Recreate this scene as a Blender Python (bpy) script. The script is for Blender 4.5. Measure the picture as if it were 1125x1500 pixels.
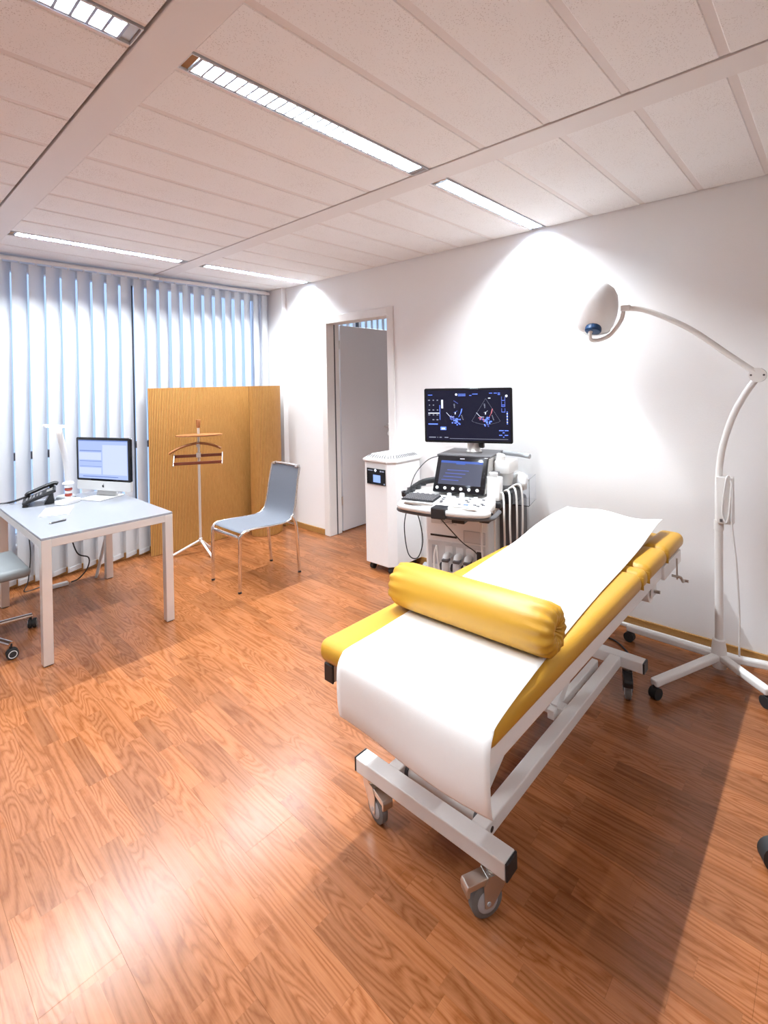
import bpy, bmesh, math, random
from mathutils import Vector, Matrix
random.seed(7)
sc = bpy.context.scene
for o in list(bpy.data.objects): bpy.data.objects.remove(o)
COL = sc.collection
R = math.radians

# ------------------------------------------------------------------ camera
F_PX, PPX, PPY, CAM_H = 728.0, 562.5, 563.0, 1.55
yaw, pit, rol = R(47.3), R(0.25), R(1.1)
fwd = Vector((math.sin(yaw)*math.cos(pit), math.cos(yaw)*math.cos(pit), -math.sin(pit)))
rgt0 = Vector((math.cos(yaw), -math.sin(yaw), 0)); dwn0 = fwd.cross(rgt0)
rgt = math.cos(rol)*rgt0 + math.sin(rol)*dwn0
dwn = -math.sin(rol)*rgt0 + math.cos(rol)*dwn0
cam = bpy.data.cameras.new('camera'); camo = bpy.data.objects.new('camera', cam); COL.objects.link(camo)
camo.matrix_world = Matrix(((rgt.x, -dwn.x, -fwd.x, 0), (rgt.y, -dwn.y, -fwd.y, 0), (rgt.z, -dwn.z, -fwd.z, CAM_H), (0, 0, 0, 1)))
cam.sensor_fit = 'HORIZONTAL'; cam.sensor_width = 36; cam.lens = F_PX/1125*36
cam.shift_x = 0; cam.shift_y = -(750-PPY)/1125
cam.clip_start = 0.02
sc.camera = camo

# ------------------------------------------------------------------ world, lamp levels, exposure
LAMP_W = 46.0
LAMP_COL = (0.86, 0.94, 1.0)
world = bpy.data.worlds.new('dusk_sky'); sc.world = world; world.use_nodes = True
bg = world.node_tree.nodes['Background']
bg.inputs[0].default_value = (0.32, 0.46, 0.76, 1); bg.inputs[1].default_value = 0.85
sc.view_settings.view_transform = 'Standard'; sc.view_settings.look = 'None'
sc.view_settings.gamma = 1; sc.view_settings.use_curve_mapping = False
sc.view_settings.exposure = 1.08

# ------------------------------------------------------------------ materials
MATS = {}
def mat(name, col=(.8,.8,.8), rough=.5, metal=0, emit=None, estr=1, trans=0, ior=1.45, alpha=1, spec=.5, coat=0, bump=None, var=None):
    if name in MATS: return MATS[name]
    m = bpy.data.materials.new(name); m.use_nodes = True; nt = m.node_tree; b = nt.nodes['Principled BSDF']
    b.inputs['Base Color'].default_value = (*col, 1); b.inputs['Roughness'].default_value = rough
    b.inputs['Metallic'].default_value = metal; b.inputs['Specular IOR Level'].default_value = spec
    b.inputs['Transmission Weight'].default_value = trans; b.inputs['IOR'].default_value = ior
    b.inputs['Coat Weight'].default_value = coat
    if emit: b.inputs['Emission Color'].default_value = (*emit, 1); b.inputs['Emission Strength'].default_value = estr
    geo = nt.nodes.new('ShaderNodeTexCoord')
    sc_, amt = var if var else (40, .03)                     # faint procedural mottling on everything
    n = nt.nodes.new('ShaderNodeTexNoise'); n.inputs['Scale'].default_value = sc_; n.inputs['Detail'].default_value = 3
    nt.links.new(geo.outputs['Object'], n.inputs['Vector'])
    mx = nt.nodes.new('ShaderNodeMix'); mx.data_type = 'RGBA'; mx.blend_type = 'MULTIPLY'
    mr = nt.nodes.new('ShaderNodeMapRange'); mr.inputs['To Min'].default_value = 1-amt; mr.inputs['To Max'].default_value = 1
    nt.links.new(n.outputs['Fac'], mr.inputs['Value']); mx.inputs[0].default_value = 1
    mx.inputs[6].default_value = (*col, 1); nt.links.new(mr.outputs[0], mx.inputs[7]); nt.links.new(mx.outputs[2], b.inputs['Base Color'])
    if bump:
        bs, st, dist = bump
        n2 = nt.nodes.new('ShaderNodeTexNoise'); n2.inputs['Scale'].default_value = bs; n2.inputs['Detail'].default_value = 4
        nt.links.new(geo.outputs['Object'], n2.inputs['Vector'])
        bp = nt.nodes.new('ShaderNodeBump'); bp.inputs['Strength'].default_value = st; bp.inputs['Distance'].default_value = dist
        nt.links.new(n2.outputs['Fac'], bp.inputs['Height']); nt.links.new(bp.outputs[0], b.inputs['Normal'])
    MATS[name] = m; return m

def laminate():
    m = bpy.data.materials.new('laminate'); m.use_nodes = True; nt = m.node_tree; L = nt.links.new; N = nt.nodes.new
    b = nt.nodes['Principled BSDF']
    g = N('ShaderNodeNewGeometry'); s = N('ShaderNodeSeparateXYZ'); L(g.outputs['Position'], s.inputs[0])
    def mt(op, *a):
        n = N('ShaderNodeMath'); n.operation = op
        for i, v in enumerate(a):
            if isinstance(v, (int, float)): n.inputs[i].default_value = v
            else: L(v, n.inputs[i])
        return n.outputs[0]
    def vec(x, y, z):
        n = N('ShaderNodeCombineXYZ')
        for i, v in enumerate((x, y, z)):
            if isinstance(v, (int, float)): n.inputs[i].default_value = v
            else: L(v, n.inputs[i])
        return n.outputs[0]
    def white(v):
        n = N('ShaderNodeTexWhiteNoise'); n.noise_dimensions = '3D'; L(v, n.inputs['Vector']); return n.outputs['Value']
    def noise(v, detail, rough=.5):
        n = N('ShaderNodeTexNoise'); L(v, n.inputs['Vector']); n.inputs['Scale'].default_value = 1; n.inputs['Detail'].default_value = detail; n.inputs['Roughness'].default_value = rough; return n.outputs['Fac']
    X, Y = s.outputs['X'], s.outputs['Y']
    rx = mt('DIVIDE', mt('ADD', X, 2.60), .193/3); row = mt('FLOOR', rx)               # strips run along y, three to a board
    sft = mt('MULTIPLY', white(vec(row, 3.3, 1.7)), 9.0)
    wob = mt('MULTIPLY', noise(vec(mt('MULTIPLY', Y, 1.9), mt('MULTIPLY', row, 5.37), 0), 0), .9)
    sy = mt('ADD', mt('DIVIDE', mt('ADD', Y, sft), .34), wob); cell = mt('FLOOR', sy)
    rnd = white(vec(row, cell, .5)); rnd2 = white(vec(row, cell, 7.5))
    zo = mt('MULTIPLY', rnd, 91.0)
    # growth rings: contour lines of a stretched noise field, tighter in some strips
    fld = noise(vec(mt('MULTIPLY', Y, mt('ADD', mt('MULTIPLY', rnd2, 2.2), .5)), mt('MULTIPLY', X, 15.0), zo), 1.2, .35)
    wig = mt('MULTIPLY', noise(vec(mt('MULTIPLY', Y, 38.0), mt('MULTIPLY', X, 75.0), zo), 2), .035)
    lev = mt('MULTIPLY', mt('ADD', fld, wig), mt('ADD', mt('MULTIPLY', rnd2, 7.0), 8.0))
    tri = mt('MULTIPLY', mt('PINGPONG', lev, .5), 2.0)
    ring = mt('POWER', tri, 1.6)
    fine = noise(vec(mt('MULTIPLY', Y, 9.0), mt('MULTIPLY', X, 260.0), zo), 2)
    gr = mt('ADD', mt('MULTIPLY', ring, .48), mt('MULTIPLY', fine, .60))
    ramp = N('ShaderNodeValToRGB'); L(gr, ramp.inputs[0])
    e = ramp.color_ramp.elements; e[0].position = .18; e[0].color = (.345,.132,.052,1); e[1].position = .85; e[1].color = (.20,.058,.014,1)
    tint = N('ShaderNodeMapRange'); L(rnd, tint.inputs['Value']); tint.inputs['To Min'].default_value = .80; tint.inputs['To Max'].default_value = 1.14
    mu = N('ShaderNodeMix'); mu.data_type = 'RGBA'; mu.blend_type = 'MULTIPLY'; mu.inputs[0].default_value = 1
    L(ramp.outputs[0], mu.inputs[6]); L(tint.outputs[0], mu.inputs[7])
    ex = mt('LESS_THAN', mt('FRACT', rx), .014); ey = mt('LESS_THAN', mt('FRACT', sy), .004)
    edge = mt('MULTIPLY', mt('MAXIMUM', ex, ey), .45)
    mm = N('ShaderNodeMix'); mm.data_type = 'RGBA'; L(edge, mm.inputs[0]); L(mu.outputs[2], mm.inputs[6]); mm.inputs[7].default_value = (.20,.07,.025,1)
    L(mm.outputs[2], b.inputs['Base Color'])
    b.inputs['Roughness'].default_value = .24; b.inputs['Specular IOR Level'].default_value = .36
    bp = N('ShaderNodeBump'); bp.inputs['Strength'].default_value = .05; bp.inputs['Distance'].default_value = .001
    L(fine, bp.inputs['Height']); L(bp.outputs[0], b.inputs['Normal'])
    MATS['laminate'] = m; return m

def panel_mat():
    m = bpy.data.materials.new('mineral_panel'); m.use_nodes = True; nt = m.node_tree; L = nt.links.new; N = nt.nodes.new
    b = nt.nodes['Principled BSDF']; g = N('ShaderNodeNewGeometry')
    v = N('ShaderNodeTexVoronoi'); v.inputs['Scale'].default_value = 150; L(g.outputs['Position'], v.inputs['Vector'])
    n = N('ShaderNodeTexNoise'); n.inputs['Scale'].default_value = 9; n.inputs['Detail'].default_value = 2; L(g.outputs['Position'], n.inputs['Vector'])
    th = N('ShaderNodeMath'); th.operation = 'MULTIPLY'; L(n.outputs['Fac'], th.inputs[0]); th.inputs[1].default_value = .42
    lt = N('ShaderNodeMath'); lt.operation = 'LESS_THAN'; L(v.outputs['Distance'], lt.inputs[0]); L(th.outputs[0], lt.inputs[1])
    mx = N('ShaderNodeMix'); mx.data_type = 'RGBA'; L(lt.outputs[0], mx.inputs[0])
    mx.inputs[6].default_value = (.85,.83,.82,1); mx.inputs[7].default_value = (.66,.62,.60,1); L(mx.outputs[2], b.inputs['Base Color'])
    b.inputs['Roughness'].default_value = .9; b.inputs['Specular IOR Level'].default_value = .2
    bp = N('ShaderNodeBump'); bp.inputs['Strength'].default_value = .3; bp.inputs['Distance'].default_value = .001; bp.invert = True
    L(lt.outputs[0], bp.inputs['Height']); L(bp.outputs[0], b.inputs['Normal'])
    return m

def slat_fabric():
    m = bpy.data.materials.new('slat_fabric'); m.use_nodes = True; nt = m.node_tree; L = nt.links.new; N = nt.nodes.new
    b = nt.nodes['Principled BSDF']; out = nt.nodes['Material Output']
    tc = N('ShaderNodeTexCoord'); n = N('ShaderNodeTexNoise'); n.inputs['Scale'].default_value = 300; L(tc.outputs['Object'], n.inputs['Vector'])
    mr = N('ShaderNodeMapRange'); L(n.outputs['Fac'], mr.inputs['Value']); mr.inputs['To Min'].default_value = .78; mr.inputs['To Max'].default_value = .86
    cc = N('ShaderNodeCombineColor'); [L(mr.outputs[0], cc.inputs[i]) for i in range(3)]; L(cc.outputs[0], b.inputs['Base Color'])
    b.inputs['Roughness'].default_value = .9; b.inputs['Specular IOR Level'].default_value = .1
    t = N('ShaderNodeBsdfTranslucent'); t.inputs[0].default_value = (.8,.8,.82,1)
    ms = N('ShaderNodeMixShader'); ms.inputs[0].default_value = .42; L(b.outputs[0], ms.inputs[1]); L(t.outputs[0], ms.inputs[2]); L(ms.outputs[0], out.inputs[0])
    return m

def wood(name, a, b_, scale=(1,1,12), rough=.45):
    m = bpy.data.materials.new(name); m.use_nodes = True; nt = m.node_tree; L = nt.links.new; N = nt.nodes.new
    b = nt.nodes['Principled BSDF']; tc = N('ShaderNodeTexCoord'); v = N('ShaderNodeVectorMath'); v.operation = 'MULTIPLY'
    L(tc.outputs['Object'], v.inputs[0]); v.inputs[1].default_value = scale
    n = N('ShaderNodeTexNoise'); n.inputs['Scale'].default_value = 6; n.inputs['Detail'].default_value = 4; L(v.outputs[0], n.inputs['Vector'])
    r = N('ShaderNodeValToRGB'); r.color_ramp.elements[0].color = (*a,1); r.color_ramp.elements[1].color = (*b_,1)
    r.color_ramp.elements[0].position = .3; r.color_ramp.elements[1].position = .7
    L(n.outputs['Fac'], r.inputs[0]); L(r.outputs[0], b.inputs['Base Color']); b.inputs['Roughness'].default_value = rough
    return m

M_LAM = laminate(); M_PANEL = panel_mat(); M_SLAT = slat_fabric()
M_WALL = mat('wall_paint', (.89,.88,.875), .85, spec=.2, bump=(170,.25,.002), var=(3,.02))
M_BEAM = mat('beam_paint', (.78,.735,.715), .55, var=(2,.03))
M_STRIP = mat('seam_strip_paint', (.76,.70,.675), .5)
M_PLENUM = mat('plenum', (.16,.10,.07), .9)
M_TRIM = mat('trim_paint', (.80,.77,.745), .4)
M_DOOR = mat('door_paint', (.70,.68,.69), .45)
M_BASE = wood('baseboard_wood', (.34,.165,.045), (.47,.25,.075), (6,6,60), .4)
M_OAK = wood('screen_wood', (.46,.215,.050), (.58,.30,.085), (40,40,3), .5)
M_OAKD = wood('screen_web', (.13,.045,.008), (.18,.07,.014), (40,40,3), .7)
M_VALET = wood('valet_wood', (.30,.10,.03), (.42,.17,.06), (3,20,20), .35)
M_VALETD = wood('valet_bar_wood', (.12,.025,.012), (.19,.045,.02), (3,20,20), .35)
M_WHITE = mat('white_plastic', (.84,.83,.82), .35)
M_WHITEP = mat('white_powder_coat', (.78,.755,.73), .4)
M_SATIN = mat('satin_aluminium', (.70,.67,.64), .38, .55)
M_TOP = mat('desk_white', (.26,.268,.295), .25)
M_CHROME = mat('chrome', (.82,.80,.78), .12, 1)
M_STEEL = mat('brushed_steel', (.60,.57,.53), .28, 1)
M_BLACK = mat('black_plastic', (.018,.018,.02), .35)
M_BLACKG = mat('black_gloss', (.01,.01,.012), .12)
M_RUBBER = mat('grey_rubber', (.16,.155,.15), .6)
M_RUBBERD = mat('black_rubber', (.02,.02,.02), .6)
M_GREY = mat('grey_plastic', (.42,.43,.45), .5)
M_LGREY = mat('light_grey_plastic', (.66,.655,.65), .45)
M_DGREY = mat('dark_grey_plastic', (.10,.095,.10), .45)
M_MESH = mat('grey_mesh_fabric', (.165,.178,.21), .65, bump=(900,.4,.001), var=(500,.2))
M_SEAT = mat('grey_leather', (.20,.215,.22), .45, bump=(300,.2,.001))
M_YEL = mat('yellow_vinyl', (.53,.275,.026), .42, bump=(260,.15,.0006), var=(6,.05))
M_YELD = mat('yellow_seam', (.50,.27,.03), .6)
M_PAPER = mat('paper_sheet', (.90,.89,.87), .8, spec=.2, bump=(420,.35,.0006), var=(60,.02))
M_CABLE = mat('white_cable', (.80,.79,.77), .4)
M_BCABLE = mat('dark_cable', (.03,.03,.03), .5)
M_BLUE = mat('blue_cap', (.008,.055,.16), .4)
M_GLASS = mat('window_glass', (1,1,1), 0, trans=1, ior=1.02)
M_ACRYL = mat('acrylic', (.97,.98,1), .03, trans=1, ior=1.08)
M_TUBE = mat('fluorescent_tube', (1,1,1), .4, emit=(.93,.97,1), estr=2.6)
M_REFL = mat('lamp_reflector', (.70,.72,.75), .5)
M_BLADE = mat('louvre_metal', (.36,.41,.50), .4, .3)
M_BRONZE = mat('lamp_end_bronze', (.32,.16,.06), .4, .3)
M_TISSUE = mat('tissue', (.93,.92,.91), .9)
def emi(name, c, s): return mat(name, (.006,.006,.006), .25, emit=c, estr=s*.72, spec=.2)
M_LCD = emi('lcd_dark', (.006,.006,.02), 1); M_LBLUE = emi('lcd_blue', (.10,.18,.75), 1.7); M_LWHITE = emi('lcd_white', (.75,.82,1), 1.2)
M_LDIM = emi('lcd_dim_blue', (.05,.07,.26), 1.8); M_LRED = emi('lcd_rose', (.60,.18,.22), 0.91); M_LGRY = emi('lcd_grey', (.30,.32,.42), 0.96)
M_TOUCH = emi('touch_grey', (.085,.09,.14), .8); M_TOUCHB = emi('touch_bar', (.06,.12,.45), .9)
M_DESKLCD = emi('desktop_screen', (.42,.53,.90), .75); M_DESKL = emi('desktop_window', (.56,.64,.95), .8); M_DESKD = emi('desktop_lines', (.16,.24,.55), .8)
M_TOWLCD = emi('tower_screen', (.28,.42,.95), .9)
M_LEDHEAD = mat('led_strip', (1,1,1), .4, emit=(1,.97,.9), estr=4)

# ------------------------------------------------------------------ helpers
def finish(name, bm, m, parent=None, smooth=None, loc=None):
    me = bpy.data.meshes.new(name); bmesh.ops.recalc_face_normals(bm, faces=bm.faces[:]); bm.to_mesh(me); bm.free()
    me.materials.append(m)
    if smooth is not None:
        for p in me.polygons: p.use_smooth = True
        me.set_sharp_from_angle(angle=R(smooth))
    o = bpy.data.objects.new(name, me); COL.objects.link(o)
    if parent: o.parent = parent
    if loc: o.location = loc
    return o
def again(o, parent, loc=None, rot=None):
    c = bpy.data.objects.new(o.name.split('.')[0], o.data); COL.objects.link(c); c.parent = parent
    c.location = loc if loc is not None else o.location; c.rotation_euler = rot if rot is not None else o.rotation_euler
    return c
def thing(name, label, cat, loc=(0,0,0), rotz=0, group=None):
    o = bpy.data.objects.new(name, None); COL.objects.link(o); o.empty_display_size = .1
    o.location = loc; o.rotation_euler = (0,0,rotz); tag(o, label, cat, group); return o
def tag(o, label, cat, group=None):
    o['label'] = label; o['category'] = cat
    if group: o['group'] = group
    return o
def struct(o, label=None):
    o['kind'] = 'structure'
    if label: o['label'] = label
    return o
def B(): return bmesh.new()
def box(bm, x0, x1, y0, y1, z0, z1, bev=0, seg=2, M=None):
    r = bmesh.ops.create_cube(bm, size=1); vs = r['verts']
    for v in vs: v.co = Vector(((x0+x1)/2 + v.co.x*(x1-x0), (y0+y1)/2 + v.co.y*(y1-y0), (z0+z1)/2 + v.co.z*(z1-z0)))
    if bev:
        es = list({e for v in vs for e in v.link_edges})
        res = bmesh.ops.bevel(bm, geom=es, offset=bev, segments=seg, profile=.5, affect='EDGES')
        vs = list({v for f in res['faces'] for v in f.verts} | {v for v in vs if v.is_valid})
    if M is not None: bmesh.ops.transform(bm, matrix=M, verts=vs)
    return bm
def frames(pts):
    P = [Vector(p) for p in pts]; T = []
    for i in range(len(P)):
        a = P[max(i-1,0)]; b = P[min(i+1,len(P)-1)]; T.append((b-a).normalized())
    up = Vector((0,0,1)) if abs(T[0].z) < .9 else Vector((1,0,0))
    n = (up - T[0]*up.dot(T[0])).normalized(); out = []
    for i in range(len(P)):
        n = (n - T[i]*n.dot(T[i])).normalized(); out.append((P[i], T[i], n, T[i].cross(n)))
    return out
def smooth_pts(pts, k=6):
    P = [Vector(p) for p in pts]; out = []
    for i in range(len(P)-1):
        p0 = P[max(i-1,0)]; p1 = P[i]; p2 = P[i+1]; p3 = P[min(i+2,len(P)-1)]
        for j in range(k):
            t = j/k; out.append(.5*((2*p1) + (p2-p0)*t + (2*p0-5*p1+4*p2-p3)*t*t + (3*p1-p0-3*p2+p3)*t**3))
    out.append(P[-1]); return out
def tube(bm, pts, r, seg=10, k=6, flat=None):
    """tube along a smoothed path; flat=(a,b) gives an elliptic section"""
    P = smooth_pts(pts, k) if (k and len(pts) > 2) else pts
    rings = []; n = len(P)
    for i, (p, t, a, b) in enumerate(frames(P)):
        rr = r if not isinstance(r, (list, tuple)) else r[0] + (r[1]-r[0])*i/(n-1)
        ra, rb = (rr, rr) if not flat else flat
        rings.append([bm.verts.new(p + a*ra*math.cos(2*math.pi*j/seg) + b*rb*math.sin(2*math.pi*j/seg)) for j in range(seg)])
    for i in range(n-1):
        for j in range(seg): bm.faces.new((rings[i][j], rings[i][(j+1)%seg], rings[i+1][(j+1)%seg], rings[i+1][j]))
    bm.faces.new(rings[0][::-1]); bm.faces.new(rings[-1]); return bm
def cyl(bm, p0, p1, r, r1=None, seg=20):
    return tube(bm, [p0, p1], (r, r1 if r1 is not None else r), seg, 0)
def bar(bm, p0, p1, w, h, bev=.004):
    """rectangular bar between two points, w sideways, h upwards"""
    p0, p1 = Vector(p0), Vector(p1); d = p1-p0; L = d.length; x = d.normalized()
    up = Vector((0,0,1)) if abs(x.z) < .95 else Vector((1,0,0)); y = up.cross(x).normalized(); z = x.cross(y)
    M = Matrix(((x.x,y.x,z.x,p0.x),(x.y,y.y,z.y,p0.y),(x.z,y.z,z.z,p0.z),(0,0,0,1)))
    return box(bm, 0, L, -w/2, w/2, -h/2, h/2, bev, 2, M)
def lathe(bm, prof, seg=28, M=None, rad=None):
    rings = []; new = []
    for k, (r, z) in enumerate(prof):
        ring = []
        for j in range(seg):
            a = 2*math.pi*j/seg; rr = r*(rad(k, a) if rad else 1)
            v = bm.verts.new((rr*math.cos(a), rr*math.sin(a), z)); ring.append(v); new.append(v)
        rings.append(ring)
    for i in range(len(rings)-1):
        for j in range(seg): bm.faces.new((rings[i][j], rings[i][(j+1)%seg], rings[i+1][(j+1)%seg], rings[i+1][j]))
    bm.faces.new(rings[0][::-1]); bm.faces.new(rings[-1])
    if M is not None: bmesh.ops.transform(bm, matrix=M, verts=new)
    return bm
def prism(bm, poly, h, M=None, bev=0):
    """polygon in local xy, extruded by h along z"""
    vs = [bm.verts.new((x, y, 0)) for x, y in poly]; f = bm.faces.new(vs)
    ext = bmesh.ops.extrude_face_region(bm, geom=[f]); nv = [v for v in ext['geom'] if isinstance(v, bmesh.types.BMVert)]
    for v in nv: v.co.z += h
    allv = vs + nv
    if bev:
        es = list({e for v in allv for e in v.link_edges})
        res = bmesh.ops.bevel(bm, geom=es, offset=bev, segments=2, profile=.5, affect='EDGES')
        allv = list({v for f in res['faces'] for v in f.verts} | {v for v in allv if v.is_valid})
    if M is not None: bmesh.ops.transform(bm, matrix=M, verts=allv)
    return bm
def MX(loc=(0,0,0), rx=0, ry=0, rz=0):
    return Matrix.Translation(loc) @ Matrix.Rotation(rz,4,'Z') @ Matrix.Rotation(ry,4,'Y') @ Matrix.Rotation(rx,4,'X')
def rrect(w, h, r, n=5):
    out = []
    for cx, cy, a0 in ((w/2-r,h/2-r,0),(-w/2+r,h/2-r,90),(-w/2+r,-h/2+r,180),(w/2-r,-h/2+r,270)):
        for i in range(n+1): a = R(a0+90*i/n); out.append((cx+r*math.cos(a), cy+r*math.sin(a)))
    return out

# ================================================================== the room
X0, X1, Y0, Y1, ZC = -2.60, 3.31, -2.40, 4.78, 2.60
XN = 6.2                                                     # far side of the neighbouring room
bm = B(); box(bm, X0-.15, X1+.15, Y0-.15, Y1+.2, -.10, -.008); floor = struct(finish('floor', bm, M_PLENUM), 'salmon oak laminate floor with three-strip boards')
BW, BL = .193, 1.292
for i in range(int((X1+.15-X0)/BW)+1):
    xa = X0+i*BW; xb = min(xa+BW, X1+.15); y = Y0-((i*.431) % BL)
    if xb-xa < .01: continue
    while y < Y1:
        ya, yb = max(y, Y0), min(y+BL, Y1)
        if yb-ya > .02: finish('plank', box(B(), xa+.0001, xb-.0001, ya+.0001, yb-.0001, -.008, 0, .0003, 1), M_LAM, floor)
        y += BL
struct(finish('floor', box(B(), X1+.15, XN, 1.2, Y1+.2, -.1, 0), M_LAM), 'laminate floor of the room beyond the open door')

# ceiling: panels, beams, seam strips
bm = B(); box(bm, X0-.15, X1+.15, Y0-.15, Y1+.2, 2.72, 2.78); ceiling = struct(finish('ceiling', bm, M_PLENUM), 'white panelled suspended ceiling with flush beams')
SL = [(-1.06,-.945), (1.49,1.605), (4.04,4.155)]            # slots for the lamps
rows = []
def fill(a, b, n):
    for i in range(n): rows.append((a+(b-a)*i/n, a+(b-a)*(i+1)/n))
fill(Y0, -1.06, 4); fill(-.945, 1.49, 8); fill(1.605, 4.04, 8); fill(4.155, 4.765, 2)
beams = [(-2.11,-1.975), (-.745,-.61), (.62,.757), (1.985,2.12)]
bays = [(X0,-2.118), (-1.975,-.753), (-.61,.612), (.757,1.977), (2.12,3.302)]
for a, b in beams: finish('ceiling_beam', box(B(), a, b, Y0, 4.765, 2.597, 2.65, .002, 1), M_BEAM, ceiling)
for a, b in bays:
    for c, d in rows:
        finish('ceiling_panel', box(B(), a, b, c+.014, d-.014, 2.600, 2.622, .003, 1), M_PANEL, ceiling)
    for y in sorted({round(v, 4) for r_ in rows for v in r_}):
        w = .0145
        ya, yb = y-w, y+w
        for s0, s1 in SL:
            if abs(y-s0) < .005: yb = y
            if abs(y-s1) < .005: ya = y
        finish('seam_strip', box(B(), a, b, ya, yb, 2.6035, 2.61), M_STRIP, ceiling)

# walls
def wallbox(name, label, parts):
    bm = B()
    for p in parts: box(bm, *p)
    return struct(finish(name, bm, M_WALL), label)
DY0, DY1, DZ = 2.985, 3.835, 2.16                            # door opening
wallbox('wall_right', 'white textured wall with the open door', [(X1, X1+.15, Y0, DY0, 0, 2.74), (X1, X1+.15, DY1, Y1, 0, 2.74), (X1, X1+.15, DY0, DY1, DZ, 2.74),
    (3.25, X1, 4.50, Y1, 0, 2.74)])
wallbox('wall_left', 'plain white wall opposite the couch', [(X0-.15, X0, Y0, Y1, 0, 2.74)])
wallbox('wall_back', 'plain white wall facing the window', [(X0-.15, X1+.15, Y0-.15, Y0, 0, 2.74)])
wallbox('wall_window', 'window wall behind the vertical blinds', [(X0-.15, XN+.1, Y1, Y1+.2, 0, .32), (X0-.15, XN+.1, Y1, Y1+.2, 2.56, 2.74), (X0-.15, -2.35, Y1, Y1+.2, .32, 2.56),
    (3.17, 3.62, Y1, Y1+.2, .32, 2.56), (5.9, XN+.1, Y1, Y1+.2, .32, 2.56)])
wallbox('wall_next', 'white walls of the room beyond the door', [(XN, XN+.1, 1.2, Y1, 0, 2.74), (X1+.15, XN+.1, 1.1, 1.2, 0, 2.74)])
struct(finish('ceiling', box(B(), X1+.15, XN+.1, 1.1, Y1+.2, 2.60, 2.78), M_BEAM), 'plain ceiling of the room beyond the door')
def window(name, xa, xb, n):
    w = struct(thing(name, 'aluminium framed window behind the vertical blind', 'window')); del w['category']
    for z0, z1 in ((.32,.39), (2.49,2.56), (.98,1.04)): finish('window_rail', box(B(), xa, xb, Y1+.06, Y1+.13, z0, z1, .004, 1), M_DGREY if z0 == .98 else M_WHITEP, w)
    for i in range(n+1):
        x = xa+(xb-xa)*i/n; hw = .035
        finish('window_mullion', box(B(), max(x-hw, xa), min(x+hw, xb), Y1+.055, Y1+.135, .39, 2.49, .004, 1), M_DGREY if 0 < i < n else M_WHITEP, w)
    for i in range(n):
        a = xa+(xb-xa)*i/n; b = xa+(xb-xa)*(i+1)/n
        finish('pane', box(B(), a+.036, b-.036, Y1+.09, Y1+.10, 1.04, 2.49), M_GLASS, w)
        finish('pane', box(B(), a+.036, b-.036, Y1+.09, Y1+.10, .39, .98), M_GLASS, w)
    finish('window_sill', box(B(), xa, xb, Y1-.02, Y1+.06, .30, .325, .004, 1), M_TRIM, w)
window('window_1', -2.35, 3.17, 4); window('window_2', 3.62, 5.9, 2)

# baseboards
def base(name, x0, x1, y0, y1):
    bm = B(); box(bm, x0, x1, y0, y1, 0, .058, .004, 2); struct(finish(name, bm, M_BASE), 'brown wooden baseboard')
base('baseboard_right', X1-.014, X1, Y0, 2.915); base('baseboard_right', X1-.014, X1, 3.905, 4.50); base('baseboard_right', 3.236, X1, 4.486, 4.50)
base('baseboard_right', 3.236, 3.25, 4.50, Y1-.014); base('baseboard_window', X0, 3.236, Y1-.014, Y1)
base('baseboard_left', X0, X0+.014, Y0, Y1-.014); base('baseboard_back', X0+.014, X1-.014, Y0, Y0+.014)

# door frame (trim) and leaf
fr = struct(thing('trim_1', 'white painted steel door frame', 'frame')); del fr['category']
for ya, yb in ((DY0-.065, DY0+.012), (DY1-.012, DY1+.065)):
    finish('jamb_casing', box(B(), X1-.014, X1+.001, ya, yb, 0, DZ+.065, .004, 2), M_TRIM, fr)
finish('head_casing', box(B(), X1-.0135, X1+.001, DY0+.012, DY1-.012, DZ-.012, DZ+.0645, .004, 2), M_TRIM, fr)
for ya, yb in ((DY0, DY0+.012), (DY1-.012, DY1)):
    finish('jamb_lining', box(B(), X1+.001, X1+.10, ya, yb, 0, DZ-.012, .002, 1), M_TRIM, fr)
    d = .012 if ya == DY0 else -.012
    finish('rebate', box(B(), X1+.10, X1+.155, min(ya, ya-d)+0, max(yb, yb-d) , 0, DZ, .002, 1), M_TRIM, fr)
finish('head_lining', box(B(), X1+.001, X1+.15, DY0+.012, DY1-.012, DZ-.012, DZ, .002, 1), M_TRIM, fr)
finish('rubber_seal', box(B(), X1+.085, X1+.098, DY1-.017, DY1-.0121, 0, DZ-.013), M_DGREY, fr)
leaf = struct(thing('door_1', 'pale grey door leaf standing open into the next room', 'door', (X1+.185, DY1+.020, 0), R(2.5))); del leaf['category']
finish('leaf', box(B(), .0, .86, -.02, .02, .008, 2.15, .003, 1), M_DOOR, leaf)
for z in (.28, 1.9): finish('hinge', cyl(B(), (-.012,-.018,z), (-.012,-.018,z+.09), .009, seg=12), M_STEEL, leaf)
h = finish('lever_handle', tube(B(), [(.75,-.02,1.05),(.75,-.065,1.05),(.73,-.07,1.05),(.63,-.07,1.05)], .009, 10, 4), M_CHROME, leaf)
finish('rose', cyl(B(), (.75,-.020,1.05), (.75,-.028,1.05), .026), M_CHROME, h)
finish('key_plate', cyl(B(), (.75,-.020,.96), (.75,-.028,.96), .026), M_CHROME, h)

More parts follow.
